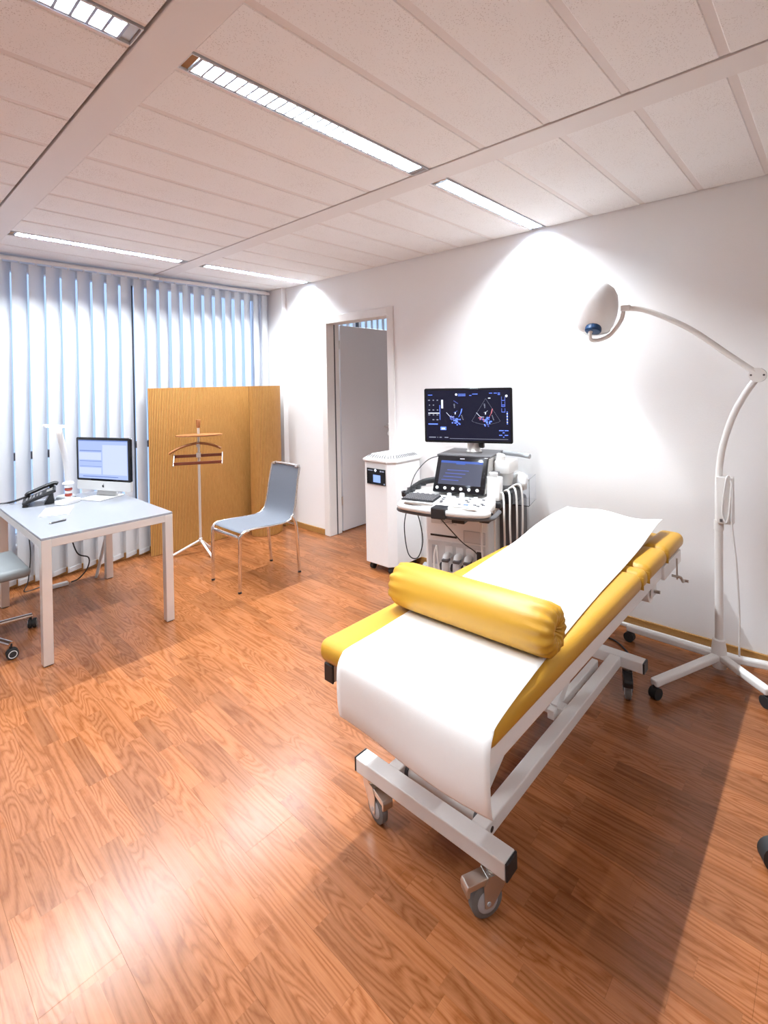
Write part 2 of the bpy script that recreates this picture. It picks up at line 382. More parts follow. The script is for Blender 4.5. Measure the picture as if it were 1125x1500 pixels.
# ------------------------------------------------------------------ ceiling lights
def ceiling_light(xa, xb, slot, label, endbox=True, power=1.0, blades=True, z=2.60):
    ya, yb = slot; yc = (ya+yb)/2; hw = .047
    t = thing('ceiling_light', label, 'ceiling light', (xa, yc, z), 0, 'louvre lights in the ceiling'); L = xb-xa
    e = .035
    bm = B(); box(bm, 0, L, -hw-.004, -hw, -.002, .07); box(bm, 0, L, hw, hw+.004, -.002, .07); box(bm, 0, L, -hw, hw, .07, .074)
    box(bm, 0, .004, -hw, hw, -.002, .07); box(bm, L-.004, L, -hw, hw, -.002, .07)
    finish('housing', bm, M_REFL, t)
    if endbox:
        finish('end_cap', box(B(), .004, e, -hw, hw, .006, .05, .003, 1), M_BRONZE, t)
        finish('end_cap', box(B(), L-e, L-.004, -hw, hw, .006, .05, .003, 1), M_STEEL, t)
    finish('lamp_tube', cyl(B(), (e+.006,0,.045), (L-e-.006,0,.045), .013, seg=12), M_TUBE if power else M_WHITE, t)
    if blades:
        n = int((L-2*e)/.042); first = None
        for i in range(n+1):
            x = e+.004+(L-2*e-.008)*i/n
            if first is None:
                bm = B(); prism(bm, [(-.004,0),(.004,0),(.0012,.026),(-.0012,.026)], 2*hw, MX((0,hw,0), rx=R(90)))
                first = finish('louvre_blade', bm, M_BLADE, t, loc=(x,0,.001))
            else: again(first, t, (x,0,.001))
        for s in (-1, 1):
            finish('side_reflector', bar(B(), (e, s*(hw-.006), .014), (L-e, s*(hw-.006), .014), .003, .026, 0), M_REFL, t)
    if not power: return t
    ld = bpy.data.lights.new('lamp_light', 'AREA'); ld.shape = 'RECTANGLE'; ld.size = L-2*e; ld.size_y = .026
    ld.energy = LAMP_W*power*(L-2*e)/1.1; ld.color = LAMP_COL; ld.spread = R(180)
    lo = bpy.data.objects.new('lamp_light', ld); COL.objects.link(lo); lo.parent = t; lo.location = (L/2, 0, .0305)
    return t
ceiling_light(.757, 1.977, SL[1], 'long recessed louvre light in the bay above the foot of the couch')
ceiling_light(2.12, 3.302, SL[1], 'recessed louvre light ending at the wall above the ultrasound machine')
ceiling_light(.757, 1.977, SL[2], 'recessed louvre light above the desk close to the blinds')
ceiling_light(2.12, 3.302, SL[2], 'recessed louvre light ending at the wall between blinds and door')
ceiling_light(-.61, .612, SL[1], 'recessed louvre light on the other side of the wide beam from the couch')
ceiling_light(-.61, .612, SL[2], 'recessed louvre light by the blinds above the desk chair')
ceiling_light(-.61, .612, SL[0], 'recessed louvre light at the far end from the window, middle bay, dimmed, its glow added as fill', blades=False, power=.16)  # unseen fixture behind the camera, lit low as added fill
ceiling_light(.757, 1.977, SL[0], 'recessed louvre light at the far end from the window, bay before the couch, dimmed, its glow added as fill', blades=False, power=.16)  # same unseen row, its low glow also added as fill
ceiling_light(4.2, 5.4, (4.04,4.155), 'louvre light under the ceiling of the room beyond the door, by its blind', blades=False, power=.45, z=2.52)

ceiling_light(3.7, 4.9, (1.9,2.015), 'unseen louvre light at the inner side of the room beyond the door, added to brighten the door leaf, dimmed', blades=False, power=.09, z=2.52)  # unseen lamp, added to throw light on the open door leaf

# ------------------------------------------------------------------ vertical blinds
def blind(xa, xb, label):
    t = thing('vertical_blind', label, 'blind', (xa, 4.712, 0), 0, 'vertical blinds along the window wall')
    finish('headrail', box(B(), 0, xb-xa, -.018, .018, 2.545, 2.575, .003, 1), M_WHITE, t)
    pitch = .1122; n = int((xb-xa-.05)/pitch)+1; first = None
    for i in range(n):
        x = (xb-xa) - .055 - i*pitch
        if x < .04: break
        rot = R(29+random.uniform(-2.5, 2.5))
        if first is None:
            bm = B(); w = .127; N = 8; cols = []
            for k in range(N+1):
                u = -w/2+w*k/N; d = .006*(1-(2*k/N-1)**2)
                cols.append([(u, -d-.0005, .035), (u, -d-.0005, 2.53), (u, -d+.0005, 2.53), (u, -d+.0005, .035)])
            V = [[bm.verts.new(c) for c in col] for col in cols]
            for k in range(N):
                for q in range(4): bm.faces.new((V[k][q], V[k][(q+1)%4], V[k+1][(q+1)%4], V[k+1][q]))
            bm.faces.new(V[0]); bm.faces.new(V[-1][::-1])
            first = finish('slat', bm, M_SLAT, t, 40, (x,0,0)); first.rotation_euler = (0,0,rot); s = first
            wt = finish('hem_weight', box(B(), -.058, .058, -.0095, -.0070, .036, .075, .001, 1), M_SLAT, s)
            ck = finish('carrier', box(B(), -.006, .006, -.004, .004, 2.525, 2.55), M_WHITE, s)
        else:
            s = again(first, t, (x,0,0), (0,0,rot)); again(wt, s, (0,0,0), (0,0,0)); again(ck, s, (0,0,0), (0,0,0))
    return t
blind(-2.30, 1.998, 'white vertical blind behind the desk')
blind(2.0, 3.232, 'white vertical blind behind the wooden screen, ending at the pilaster')
blind(3.55, 5.95, 'white vertical blind in the room seen over the open door')

# ================================================================== desk and what is on it
DZT = .72
desk = thing('desk', 'white topped desk with square aluminium legs in front of the blinds', 'desk', (.72, 3.27, 0))
DW, DD = .735, 1.16
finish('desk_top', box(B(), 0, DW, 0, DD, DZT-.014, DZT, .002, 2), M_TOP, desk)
for x in (0, DW-.05):
    for y in (0, DD-.05): finish('leg', box(B(), x, x+.05, y, y+.05, .006, DZT-.0145, .002, 1), M_SATIN, desk)
for x in (0, DW-.05): finish('apron', box(B(), x+.001, x+.049, .05, DD-.05, DZT-.060, DZT-.0145, .002, 1), M_SATIN, desk)
for y in (0, DD-.05): finish('apron', box(B(), .05, DW-.05, y+.001, y+.049, DZT-.060, DZT-.0145, .002, 1), M_SATIN, desk)
for x in (0, DW-.05):
    for y in (0, DD-.05): finish('foot_pad', box(B(), x+.006, x+.044, y+.006, y+.044, 0, .006), M_DGREY, desk)

# all-in-one computer
ima = thing('desktop_computer', 'slim all-in-one desktop computer with silver chin on the desk', 'computer', (1.335, 4.14, DZT), R(-66))
# local: x to the viewer's right, -y towards the viewer
scr = finish('display', prism(B(), rrect(.53, .33, .012), .022, MX((0,.0,.285), rx=R(90)), .002), M_BLACKG, ima)
finish('chin', prism(B(), rrect(.53, .072, .008), .022, MX((0,0,.0845), rx=R(90)), .002), M_LGREY, ima)
finish('rear_shell', lathe(B(), [(.235,0),(.22,.018),(.12,.035),(.02,.042)], 32, MX((0,.001,.26), rx=R(-90)) @ Matrix.Diagonal((1,.72,1,1))), M_LGREY, ima, 40)
g = finish('screen', box(B(), -.243, .243, -.0232, -.0222, .137, .430), M_DESKLCD, scr)
bm = B()
for a, b, c, d in ((-.243,.243,.422,.430), (-.23,-.01,.345,.352), (-.23,-.01,.268,.272), (-.23,-.01,.228,.231), (-.20,.15,.150,.156)): box(bm, a, b, -.0240, -.0233, c, d)
finish('screen_lines', bm, M_DESKD, g)
bm = B(); box(bm, -.235, -.015, -.0238, -.0233, .280, .335); box(bm, .0, .235, -.0238, -.0233, .17, .395); box(bm, -.235, -.015, -.0238, -.0233, .17, .220)
finish('screen_windows', bm, M_DESKL, g)
bm = B(); ap = []                                            # fruit-shaped mark with a leaf on the chin
for i in range(28):
    a = 2*math.pi*i/28; r = .0105*(1+.10*math.cos(2*a)-.10*math.sin(a)**3)
    x, z = r*math.cos(a), r*math.sin(a)*1.08
    if abs(a) < .55 or a > 2*math.pi-.55: x = .0062
    if abs(a-math.pi/2) < .3: z -= .002
    ap.append((x, z))
prism(bm, ap, .0008, MX((0,-.0221,.083), rx=R(90)))
prism(bm, [(0,.0115),(.0015,.0165),(.006,.019),(.0048,.0135)], .0008, MX((0,-.0221,.083), rx=R(90)))
finish('chin_mark', bm, M_BLACK, ima)
bm = B(); prism(bm, [(.02,.006),(.05,.10),(.055,.26),(.045,.26),(.036,.10),(.0,.012)], .19, MX((-.095,0,0), rx=R(90), rz=R(90)))
finish('stand_neck', bm, M_LGREY, ima)
finish('stand_foot', box(B(), -.105, .105, -.145, .075, 0, .007, .003, 2), M_LGREY, ima)

# desk lamp
lt = thing('desk_lamp', 'slim white desk lamp with glowing head behind the computer', 'desk lamp', (1.125, 4.355, DZT), R(0))
finish('base', lathe(B(), [(.062,0),(.065,.006),(.058,.016),(.02,.020)], 28), M_GREY, lt, 40)
finish('stem', tube(B(), [(.035,.05,.012),(.02,.05,.25),(-.03,.045,.53)], .013, 10, 6, (.022,.009)), M_WHITE, lt, 50)
hd = finish('head', prism(B(), rrect(.15, .07, .03), .014, MX((-.055,.03,.54), ry=R(6), rz=R(-10)), .003), M_WHITE, lt)
finish('led_panel', prism(B(), rrect(.125, .05, .02), .002, MX((-.055,.03,.537), ry=R(6), rz=R(-10))), M_LEDHEAD, hd)

# telephone
ph = thing('telephone', 'black office telephone with handset and coiled cord on the desk', 'telephone', (.945, 4.275, DZT), R(-14))
MP = MX((-.10,0,.012), ry=R(-21))                             # tilted slab, raised end away from the user
body = finish('body', box(B(), 0, .21, -.095, .095, 0, .022, .006, 2, MP), M_BLACK, ph)
finish('stand', prism(B(), [(.02,0),(.085,0),(.075,.078),(.06,.072)], .12, MX((0,.06,0), rx=R(90)), .003), M_BLACK, ph)
finish('front_foot', box(B(), -.105, -.07, -.09, .09, 0, .016, .004, 1), M_BLACK, ph)
bm = B()
for i in range(5):
    for j in range(4): box(bm, .025+i*.022, .039+i*.022, -.080+j*.026, -.062+j*.026, .0215, .027, .002, 1, MP)
finish('keys', bm, M_DGREY, body)
finish('display', box(B(), .155, .195, -.080, .012, .0215, .026, .002, 1, MP), M_RUBBER, body)
finish('handset', tube(B(), [(-.085,.060,.056),(-.075,.060,.070),(-.03,.060,.088),(.03,.060,.112),(.085,.060,.128),(.105,.060,.120)], .02, 12, 6, (.014,.024)), M_BLACK, ph, 60)
for u in (.02, .175): finish('cradle', box(B(), u, u+.03, .042, .078, .020, .036, .004, 1, MP), M_BLACK, ph)
bm = B(); pts = []
for i in range(150):
    u = i/149; a = u*2*math.pi*24; cx = -.085-.16*u; cz = .05-.042*math.sin(u*math.pi*.5)
    pts.append((cx, .062+.06*u+.007*math.cos(a), max(cz+.007*math.sin(a), .009)))
tube(bm, pts, .0025, 5, 0); finish('coiled_cord', bm, M_BLACK, ph, 60)

# small things on the desk
bx_ = thing('card_box', 'flat white box on the desk carrying small stacked trinkets', 'box', (1.075, 4.12, DZT), R(-60))
finish('box_body', box(B(), -.045, .045, -.07, .07, 0, .028, .003, 1), M_WHITE, bx_)
tr = thing('trinket_stack', 'small stack of red and white trinkets on the flat white box', 'ornament', (1.085, 4.135, DZT+.028), R(-60))
for i, (m_, r_) in enumerate(((M_WHITE,.022),(mat('trinket_red',(.35,.05,.03),.5),.024),(M_WHITE,.023),(MATS['trinket_red'],.025),(M_WHITE,.027))):
    finish('tier', lathe(B(), [(r_*.8,i*.0205),(r_,i*.0205+.006),(r_,i*.0205+.014),(r_*.75,i*.0205+.02)], 18), m_, tr, 40)
finish('tuft', lathe(B(), [(.02,.1025),(.034,.111),(.030,.122),(.01,.128)], 14, None, lambda k, a: 1+.18*math.sin(5*a)), M_TISSUE, tr, 60)
tag(finish('note_pad', box(B(), -.085, .085, -.12, .12, 0, .006, .001, 1, MX((.955,3.905,DZT), rz=R(-22))), M_PAPER), 'white writing pad lying on the desk', 'notepad')
pen = thing('pen', 'dark grey pen lying on the desk before the pad', 'pen', (.895, 3.587, DZT), R(11))
finish('barrel', tube(B(), [(-.055,0,.0055),(.03,0,.0055)], .0055, 10, 0), M_DGREY, pen, 50)
finish('tip', tube(B(), [(-.068,0,.0055),(-.055,0,.0055)], (.0015,.005), 10, 0), M_STEEL, pen, 50)
finish('clip', box(B(), -.0, .035, -.0015, .0015, .0105, .013), M_STEEL, pen)

# under the desk
pc = thing('computer_holder', 'slanted white panel leaning under the far end of the desk', 'panel', (1.375, 4.52, 0), R(-25))
finish('panel', box(B(), -.010, .010, -.05, .05, 0, .36, .005, 2, MX((0,0,.003), ry=R(13))), M_LGREY, pc)
finish('top_edge', box(B(), -.012, .012, -.051, .051, .352, .372, .004, 1, MX((0,0,.003), ry=R(13))), M_DGREY, pc)
tag(finish('power_strip', box(B(), 1.04, 1.17, 4.50, 4.54, 0, .026, .006, 2), M_WHITE), 'white power strip on the floor under the desk', 'power strip')
tag(finish('desk_cable', tube(B(), [(1.16,4.425,.655),(1.17,4.45,.45),(1.22,4.46,.25),(1.30,4.46,.19),(1.30,4.49,.10),(1.24,4.50,.03),(1.19,4.52,.012)], .005, 8), M_BCABLE, None, 60), 'black cable hanging in a loop under the desk', 'cable')
tag(finish('wall_cable', tube(B(), [(.90,4.45,.70),(.92,4.60,.55),(.95,4.63,.30),(.93,4.62,.08),(.90,4.60,.006),(1.0,4.61,.006)], .004, 8), M_BCABLE, None, 60), 'thin dark cable running down before the blinds to the floor', 'cable')

# desk chair (mostly outside the picture)
def castor_wheel(parent, loc, rz, r=.03, dark=M_RUBBERD, ring=M_LGREY):
    w = finish('castor', lathe(B(), [(r*.9,-.022),(r,-.017),(r,-.004),(r*.7,-.004),(r*.7,.004),(r,.004),(r,.017),(r*.9,.022)], 24, MX(loc, rz=rz) @ Matrix.Rotation(R(90),4,'X')), dark, parent, 40)
    bm = B()
    for s in (-1, 1): lathe(bm, [(r*.72,s*.0215),(r*.72,s*.0235),(r*.60,s*.0235),(r*.60,s*.0215)], 24, MX(loc, rz=rz) @ Matrix.Rotation(R(90),4,'X'))
    finish('wheel_ring', bm, ring, w, 40); return w
oc = thing('office_chair', 'grey upholstered swivel chair with chrome star base at the desk', 'office chair', (.47, 3.83, 0), 0)
finish('seat', box(B(), -.24, .27, -.245, .245, .425, .485, .028, 4), M_SEAT, oc, 50)
finish('backrest', box(B(), -.30, -.255, -.22, .22, .58, 1.02, .02, 3, MX(ry=R(-4))), M_SEAT, oc, 50)
finish('back_bracket', tube(B(), [(-.05,0,.41),(-.25,0,.41),(-.31,0,.48),(-.325,0,.70)], .016, 10), M_CHROME, oc, 50)
finish('column', cyl(B(), (0,0,.10), (0,0,.425), .025), M_CHROME, oc, 50)
finish('hub', lathe(B(), [(.04,.075),(.045,.09),(.045,.125),(.03,.14)], 20), M_CHROME, oc, 50)
for k in range(5):
    a = R(10+72*k); ca, sa = math.cos(a), math.sin(a)
    arm = finish('base_arm', tube(B(), [(.03*ca,.03*sa,.115),(.33*ca,.33*sa,.082)], .016, 10, 0, (.014,.019)), M_CHROME, oc, 50)
    castor_wheel(arm, (.335*ca, .335*sa, .03), a+R(60), .03); finish('castor_stem', cyl(B(), (.325*ca,.325*sa,.03), (.325*ca,.325*sa,.085), .008, seg=10), M_BLACK, arm)

# ================================================================== wooden tambour screen, valet stand, chair
scn = thing('room_divider', 'flexible slatted wooden screen standing in front of the blinds, rolled at one end', 'screen', (0,0,0))
path = [(1.86,4.640),(2.10,4.628),(2.40,4.628),(2.65,4.626),(2.90,4.616),(3.03,4.600)]
curl = [(3.115,4.555),(3.15,4.48),(3.125,4.395),(3.05,4.338),(2.955,4.318),(2.865,4.350),(2.815,4.415),(2.812,4.49)]
PP = smooth_pts([(x,y,0) for x,y in path+curl], 24)
d = [0]
for a, b in zip(PP, PP[1:]): d.append(d[-1]+(b-a).length)
tot = d[-1]; pitch = .0148; n = int(tot/pitch); slats = B(); j = 0
for i in range(n):
    s = (i+.5)*pitch
    while d[j+1] < s: j += 1
    u = (s-d[j])/(d[j+1]-d[j]); p = PP[j].lerp(PP[j+1], u); tdir = (PP[j+1]-PP[j]).normalized()
    box(slats, -.0049, .0049, -.0055, .0055, .004, 1.535, 0, 1, MX(p, rz=math.atan2(tdir.y, tdir.x)))
finish('slats', slats, M_OAK, scn)['kind'] = 'stuff'
bm = B(); Va = []
for i in range(0, len(PP), 2):
    p = PP[i]; q = PP[min(i+1, len(PP)-1)] if i+1 < len(PP) else PP[i-1]
    tdir = (PP[min(i+1,len(PP)-1)]-PP[max(i-1,0)]).normalized(); nn = Vector((-tdir.y, tdir.x, 0))
    Va.append([bm.verts.new(p+nn*o+Vector((0,0,z))) for o, z in ((-.001,.006),(-.001,1.533),(.001,1.533),(.001,.006))])
for a, b in zip(Va, Va[1:]):
    for q in range(4): bm.faces.new((a[q], a[(q+1)%4], b[(q+1)%4], b[q]))
bm.faces.new(Va[0]); bm.faces.new(Va[-1][::-1]); finish('backing', bm, M_OAKD, scn)

va = thing('valet_stand', 'aluminium clothes valet with wooden tray, hanger and trouser bars', 'valet stand', (2.215, 4.40, 0), R(-33))
finish('pole', cyl(B(), (0,0,.12), (0,0,1.165), .0115), M_SATIN, va, 50)
finish('knob', lathe(B(), [(.014,1.16),(.017,1.17),(.022,1.225),(.020,1.235)], 18), M_VALET, va, 40)
bm = B(); lathe(bm, [(.9,0),(1,.004),(1,.014),(.93,.018)], 40, MX((.01,-.03,1.085)) @ Matrix.Diagonal((.205,.085,1,1)))
finish('tray', bm, M_VALET, va, 40)
finish('hanger', tube(B(), [(-.25,-.035,.935),(-.16,-.035,.985),(-.05,-.035,1.015),(.02,-.035,1.02),(.12,-.035,1.00),(.20,-.035,.965)], .013, 10, 6, (.012,.017)), M_VALET, va, 50)
finish('hanger_bracket', box(B(), -.014, .014, -.05, .0, .985, 1.03, .003, 1), M_SATIN, va)
for y, z in ((-.02,.905), (-.075,.845)): finish('trouser_bar', bar(B(), (-.21,y,z), (.21,y,z), .012, .028, .004), M_VALETD, va)
for x in (-.21, .21): finish('bar_end', bar(B(), (x,-.012,.925), (x,-.082,.825), .008, .022, .002), M_SATIN, va)
finish('bar_bracket', box(B(), -.02, .02, -.03, 0, .885, .93, .003, 1), M_SATIN, va)
finish('foot_hub', lathe(B(), [(.016,.10),(.018,.11),(.018,.135),(.012,.14)], 16), M_SATIN, va, 40)
rz = Matrix.Rotation(R(33), 3, 'Z')
for x, y in ((-.235,.085),(-.005,-.22),(.12,.07)):
    q = rz @ Vector((x, y, 0)); ft = finish('foot', tube(B(), [(0,0,.12),(q.x*.9,q.y*.9,.022),(q.x,q.y,.012)], .0105, 10, 3), M_WHITEP, va, 50)
    finish('foot_tip', cyl(B(), (q.x,q.y,0), (q.x,q.y,.018), .012, seg=12), M_SATIN, ft)

ch = thing('side_chair', 'chair with grey mesh seat and chrome legs before the wooden screen', 'chair', (2.24, 3.505, 0))
# local: faces -x, back at +x
prof = [(-.255,.438),(-.235,.452),(-.15,.455),(-.03,.447),(.08,.440),(.165,.447),(.215,.485),(.240,.56),(.258,.66),(.275,.76),(.298,.862)]
prof = smooth_pts([(x,0,z) for x,z in prof], 4)
bm = B(); V = []
for i, p in enumerate(prof):
    t_ = (prof[min(i+1,len(prof)-1)]-prof[max(i-1,0)]).normalized(); nn = Vector((-t_.z,0,t_.x)); u = i/(len(prof)-1)
    hw = .205-.015*max(0, (u-.5)*2); ring = []
    for k in range(9):
        yy = -hw+2*hw*k/8; sag = -.010*(1-(2*k/8-1)**2)
        ring.append((p+nn*(sag-.002)+Vector((0,yy,0)), p+nn*(sag+.002)+Vector((0,yy,0))))
    V.append([bm.verts.new(a) for a, b in ring]+[bm.verts.new(b) for a, b in ring[::-1]])
for a, b in zip(V, V[1:]):
    for q in range(18): bm.faces.new((a[q], a[(q+1)%18], b[(q+1)%18], b[q]))
bm.faces.new(V[0]); bm.faces.new(V[-1][::-1]); finish('seat_shell', bm, M_MESH, ch, 50)
for s in (-1, 1):
    pts = [Vector((p.x, s*(.207-.015*max(0,(i/(len(prof)-1)-.5)*2)), p.z-.002)) for i, p in enumerate(prof)]
    finish('side_frame', tube(B(), pts[::2]+[pts[-1]], .0085, 8, 0), M_CHROME, ch, 50)
    finish('leg', tube(B(), [(-.20,s*.207,.447),(-.235,s*.207,.447),(-.262,s*.205,.425),(-.272,s*.202,.37),(-.278,s*.197,.01)], .0125, 12, 5), M_CHROME, ch, 50)
    finish('leg', tube(B(), [(.20,s*.204,.475),(.225,s*.205,.44),(.245,s*.206,.36),(.272,s*.20,.01)], .0125, 12, 5), M_CHROME, ch, 50)
    for x in (-.278, .272): finish('foot_cap', cyl(B(), (x,s*(.197 if x < 0 else .20),0), (x,s*(.197 if x < 0 else .20),.014), .0135, seg=12), M_BLACK, ch)
finish('top_rail', tube(B(), [(.298,-.188,.864),(.303,-.10,.872),(.303,.10,.872),(.298,.188,.864)], .010, 10, 5), M_CHROME, ch, 50)
finish('front_brace', tube(B(), [(-.268,-.203,.40),(-.235,-.10,.385),(-.235,.10,.385),(-.268,.203,.40)], .008, 8, 5, (.016,.006)), M_CHROME, ch, 50)
finish('rear_brace', tube(B(), [(.24,-.205,.40),(.24,.205,.40)], .008, 8, 0), M_CHROME, ch, 50)
for s in (-1, 1): finish('back_clip', box(B(), .285, .315, s*.16-.02, s*.16+.02, .855, .880, .005, 2), M_CHROME, ch)

# ================================================================== white tower unit
tw = thing('tower_unit', 'white wheeled tower unit with vented lid and small touch display', 'medical unit', (2.93, 2.64, 0))
W, D, Hh = .30, .36, .90
poly = [(.0,.055),(.0,W),(D,W),(D,0),(.055,0)]
finish('body', prism(B(), poly, Hh-.06, MX((0,0,.06)), .004), M_WHITE, tw)
lid = prism(B(), [(-.012,.05),(-.012,W+.01),(D+.005,W+.01),(D+.005,-.012),(.05,-.012)], .022, MX((0,0,Hh)), .004)
ld_ = finish('lid', lid, M_WHITE, tw)
lp = [(-.005,.055),(-.005,W+.004),(D,W+.004),(D,-.005),(.055,-.005)]; cxm, cym = .18, .15
bm = B(); a = [bm.verts.new((x,y,Hh+.0225)) for x,y in lp]; b = [bm.verts.new((cxm+(x-cxm)*.74, cym+(y-cym)*.70, Hh+.058)) for x,y in lp]
for i in range(5): bm.faces.new((a[i], a[(i+1)%5], b[(i+1)%5], b[i]))
bm.faces.new(b); bm.faces.new(a[::-1]); finish('lid_crown', bm, M_WHITE, ld_)
bm = B()
def slots(p, q, n):
    for i in range(n):
        u = (i+.7)/(n+.4); x = p[0]+(q[0]-p[0])*u; y = p[1]+(q[1]-p[1])*u
        x2, y2 = cxm+(x-cxm)*.95, cym+(y-cym)*.94; x3, y3 = cxm+(x-cxm)*.80, cym+(y-cym)*.765
        bar(bm, (x2,y2,Hh+.0265+.0355*.19), (x3,y3,Hh+.0265+.0355*.78), .006, .004, 0)
slots(lp[0], lp[1], 8); slots(lp[3], lp[4], 12); slots(lp[4], lp[0], 3)
finish('vent_slots', bm, M_DGREY, ld_)
pan = finish('panel_recess', box(B(), -.003, .002, .068, W-.02, Hh-.16, Hh-.012, .001, 1), M_LGREY, tw)
dp = finish('display_panel', box(B(), -.009, -.001, .063, W-.03, Hh-.185, Hh-.055, .002, 1), M_BLACKG, tw)
finish('display_screen', box(B(), -.0105, -.0091, .115, .195, Hh-.165, Hh-.105), M_TOWLCD, dp)
finish('indicator', prism(B(), [(-.014,0),(0,-.015),(.014,0),(0,.015)], .0015, MX((-.0105,.17,Hh-.068), ry=R(90))), M_LWHITE, dp)
bm = B(); box(bm, -.0102, -.0091, .20, .255, Hh-.074, Hh-.068); box(bm, -.0102, -.0091, .075, .10, Hh-.076, Hh-.068); box(bm, -.0102, -.0091, .105, .12, Hh-.078, Hh-.066)
box(bm, -.0102, -.0091, .068, .078, Hh-.178, Hh-.166); finish('display_marks', bm, M_LGRY, dp)
for x in (.04, .31):
    for y in (.055, .26):
        w = finish('castor', cyl(B(), (x,y-.018,.024), (x,y+.018,.024), .024), M_RUBBERD, tw, 50)
        finish('castor_fork', box(B(), x-.012, x+.012, y-.022, y+.022, .03, .062, .004, 1), M_BLACK, w)

# ================================================================== ultrasound machine
us = thing('ultrasound_machine', 'white ultrasound scanner with console, touch panel and monitor on top', 'ultrasound machine', (2.40, 1.77, 0), R(14.8))
# local: +x into the machine, +y to the user's left
# base, foot rest and lower body
finish('base', box(B(), .20, .78, -.27, .29, .07, .18, .03, 3), M_DGREY, us, 40)
for x in (.27, .70):
    for y in (-.24, .26):
        w = finish('castor', cyl(B(), (x,y-.022,.055), (x,y+.022,.055), .055), M_RUBBERD, us, 50); finish('castor_fork', box(B(), x-.02, x+.02, y-.028, y+.028, .06, .115, .006, 2), M_DGREY, w)
finish('foot_rest', prism(B(), [(.16,.18),(.42,.18),(.42,.29),(.36,.275),(.16,.215)], .56, MX((0,.30,0), rx=R(90)), .006), M_GREY, us)
bod = finish('lower_body', box(B(), .32, .66, -.19, .245, .24, .68, .02, 3), M_WHITE, us, 40)
finish('upper_body', prism(B(), [(.24,.70),(.34,.64),(.66,.64),(.66,.98),(.40,.98),(.30,.80)], .36, MX((0,.17,0), rx=R(90)), .006), M_WHITE, us)
finish('rear_body', box(B(), .60, .84, -.33, .20, .18, .74, .03, 3), M_DGREY, us, 40)
finish('drive_slot', box(B(), .316, .322, .02, .205, .515, .527), M_BLACK, bod)
finish('label_strip', box(B(), .3165, .321, .02, .20, .60, .645, .002, 1), M_LGREY, bod)
bm = B()
for z in (.612,.622,.633): box(bm, .3155, .3166, .04, .13, z, z+.003)
finish('label_print', bm, M_DGREY, bod)
finish('connector_bay', box(B(), .315, .322, -.17, .225, .285, .485, .004, 1), M_LGREY, bod)
finish('cover_panel', box(B(), .314, .321, -.17, -.03, .50, .575, .003, 1), M_LGREY, bod)
bm = B()
for yy, zz, w_, h_ in ((-.10,.500,.14,.003),(-.10,.575,.14,.003),(-.17,.5375,.003,.075),(-.03,.5375,.003,.075)): box(bm, .3125, .3145, yy-w_/2, yy+w_/2, zz-h_/2, zz+h_/2)
finish('cover_outline', bm, M_GREY, bod)
bm = B()
for k, yy in enumerate((.075,.0,-.07,-.135)): box(bm, .312, .3155, yy-.026, yy+.026, .32, .46, .003, 1)
finish('socket_row', bm, M_WHITE, bod)
finish('socket_left', box(B(), .312, .3155, .155, .195, .33, .455, .003, 1), M_GREY, bod)
for k, yy in enumerate((.075,.0,-.07)):
    pl = finish('probe_plug', tube(B(), [(.314,yy,.40),(.27,yy,.405),(.235,yy-.005,.37),(.23,yy-.005,.315)], .025, 12, 4, (.021,.025)), M_LGREY, us, 50)
    finish('plug_grip', box(B(), .215, .262, yy-.030, yy+.015, .385, .402, .003, 1), M_DGREY, pl)
    finish('plug_wheel', cyl(B(), (.25,yy+.026,.345), (.25,yy+.034,.345), .025, seg=16), M_BLACK, pl)
finish('open_socket', box(B(), .309, .313, -.155, -.115, .33, .45, .002, 1), M_BLACK, bod)
# console
con = finish('console', prism(B(), [(x,y) for x,y in ((.02,.285),(-.0,.25),(-.03,.10),(-.035,-.03),(-.03,-.15),(.0,-.255),(.03,-.285),(.16,-.285),(.34,-.24),(.40,-.18),(.40,.18),(.36,.255),(.16,.30))], .045, MX((0,0,.765), ry=R(-3)), .012), M_WHITE, us, 40)
finish('bumper', tube(B(), [(.20,.305,.752),(.06,.302,.752),(.0,.265,.752),(-.030,.12,.752),(-.040,-.03,.752),(-.030,-.16,.752),(.0,-.268,.752),(.06,-.30,.752),(.20,-.295,.752)], .018, 10, 5, (.012,.016)), M_DGREY, us, 50)
finish('front_handle', tube(B(), [(.02,.285,.782),(-.025,.255,.782),(-.055,.11,.782),(-.062,-.02,.782),(-.055,-.15,.782),(-.025,-.26,.782),(.02,-.287,.782)], .016, 12, 6, (.017,.013)), M_LGREY, us, 50)
finish('handle_gap', box(B(), -.030, -.006, .045, .235, .800, .8125, .004, 1), M_STEEL, us); finish('handle_gap', box(B(), -.030, -.006, -.225, -.075, .800, .8125, .004, 1), M_STEEL, us)
finish('cable_clip', box(B(), -.085, .0, -.055, .035, .745, .812, .008, 2), M_BLACK, us)
finish('under_bracket', box(B(), -.02, .06, -.15, -.07, .715, .755, .006, 2), M_BLACK, us); finish('under_bracket', box(B(), .05, .15, -.275, -.215, .715, .755, .006, 2), M_BLACK, us)
CT = lambda x: .8105+.052*x                                   # console top height
kb = finish('keyboard', box(B(), .02, .165, .06, .275, -.004, .004, .003, 1, MX((0,0,.815), ry=R(-3))), M_BLACK, us)
bm = B()
for i in range(5):
    for j in range(13): box(bm, .028+i*.027, .050+i*.027, .068+j*.0155, .081+j*.0155, .004, .009, .001, 1, MX((0,0,.815), ry=R(-3)))
finish('keys', bm, M_DGREY, kb)
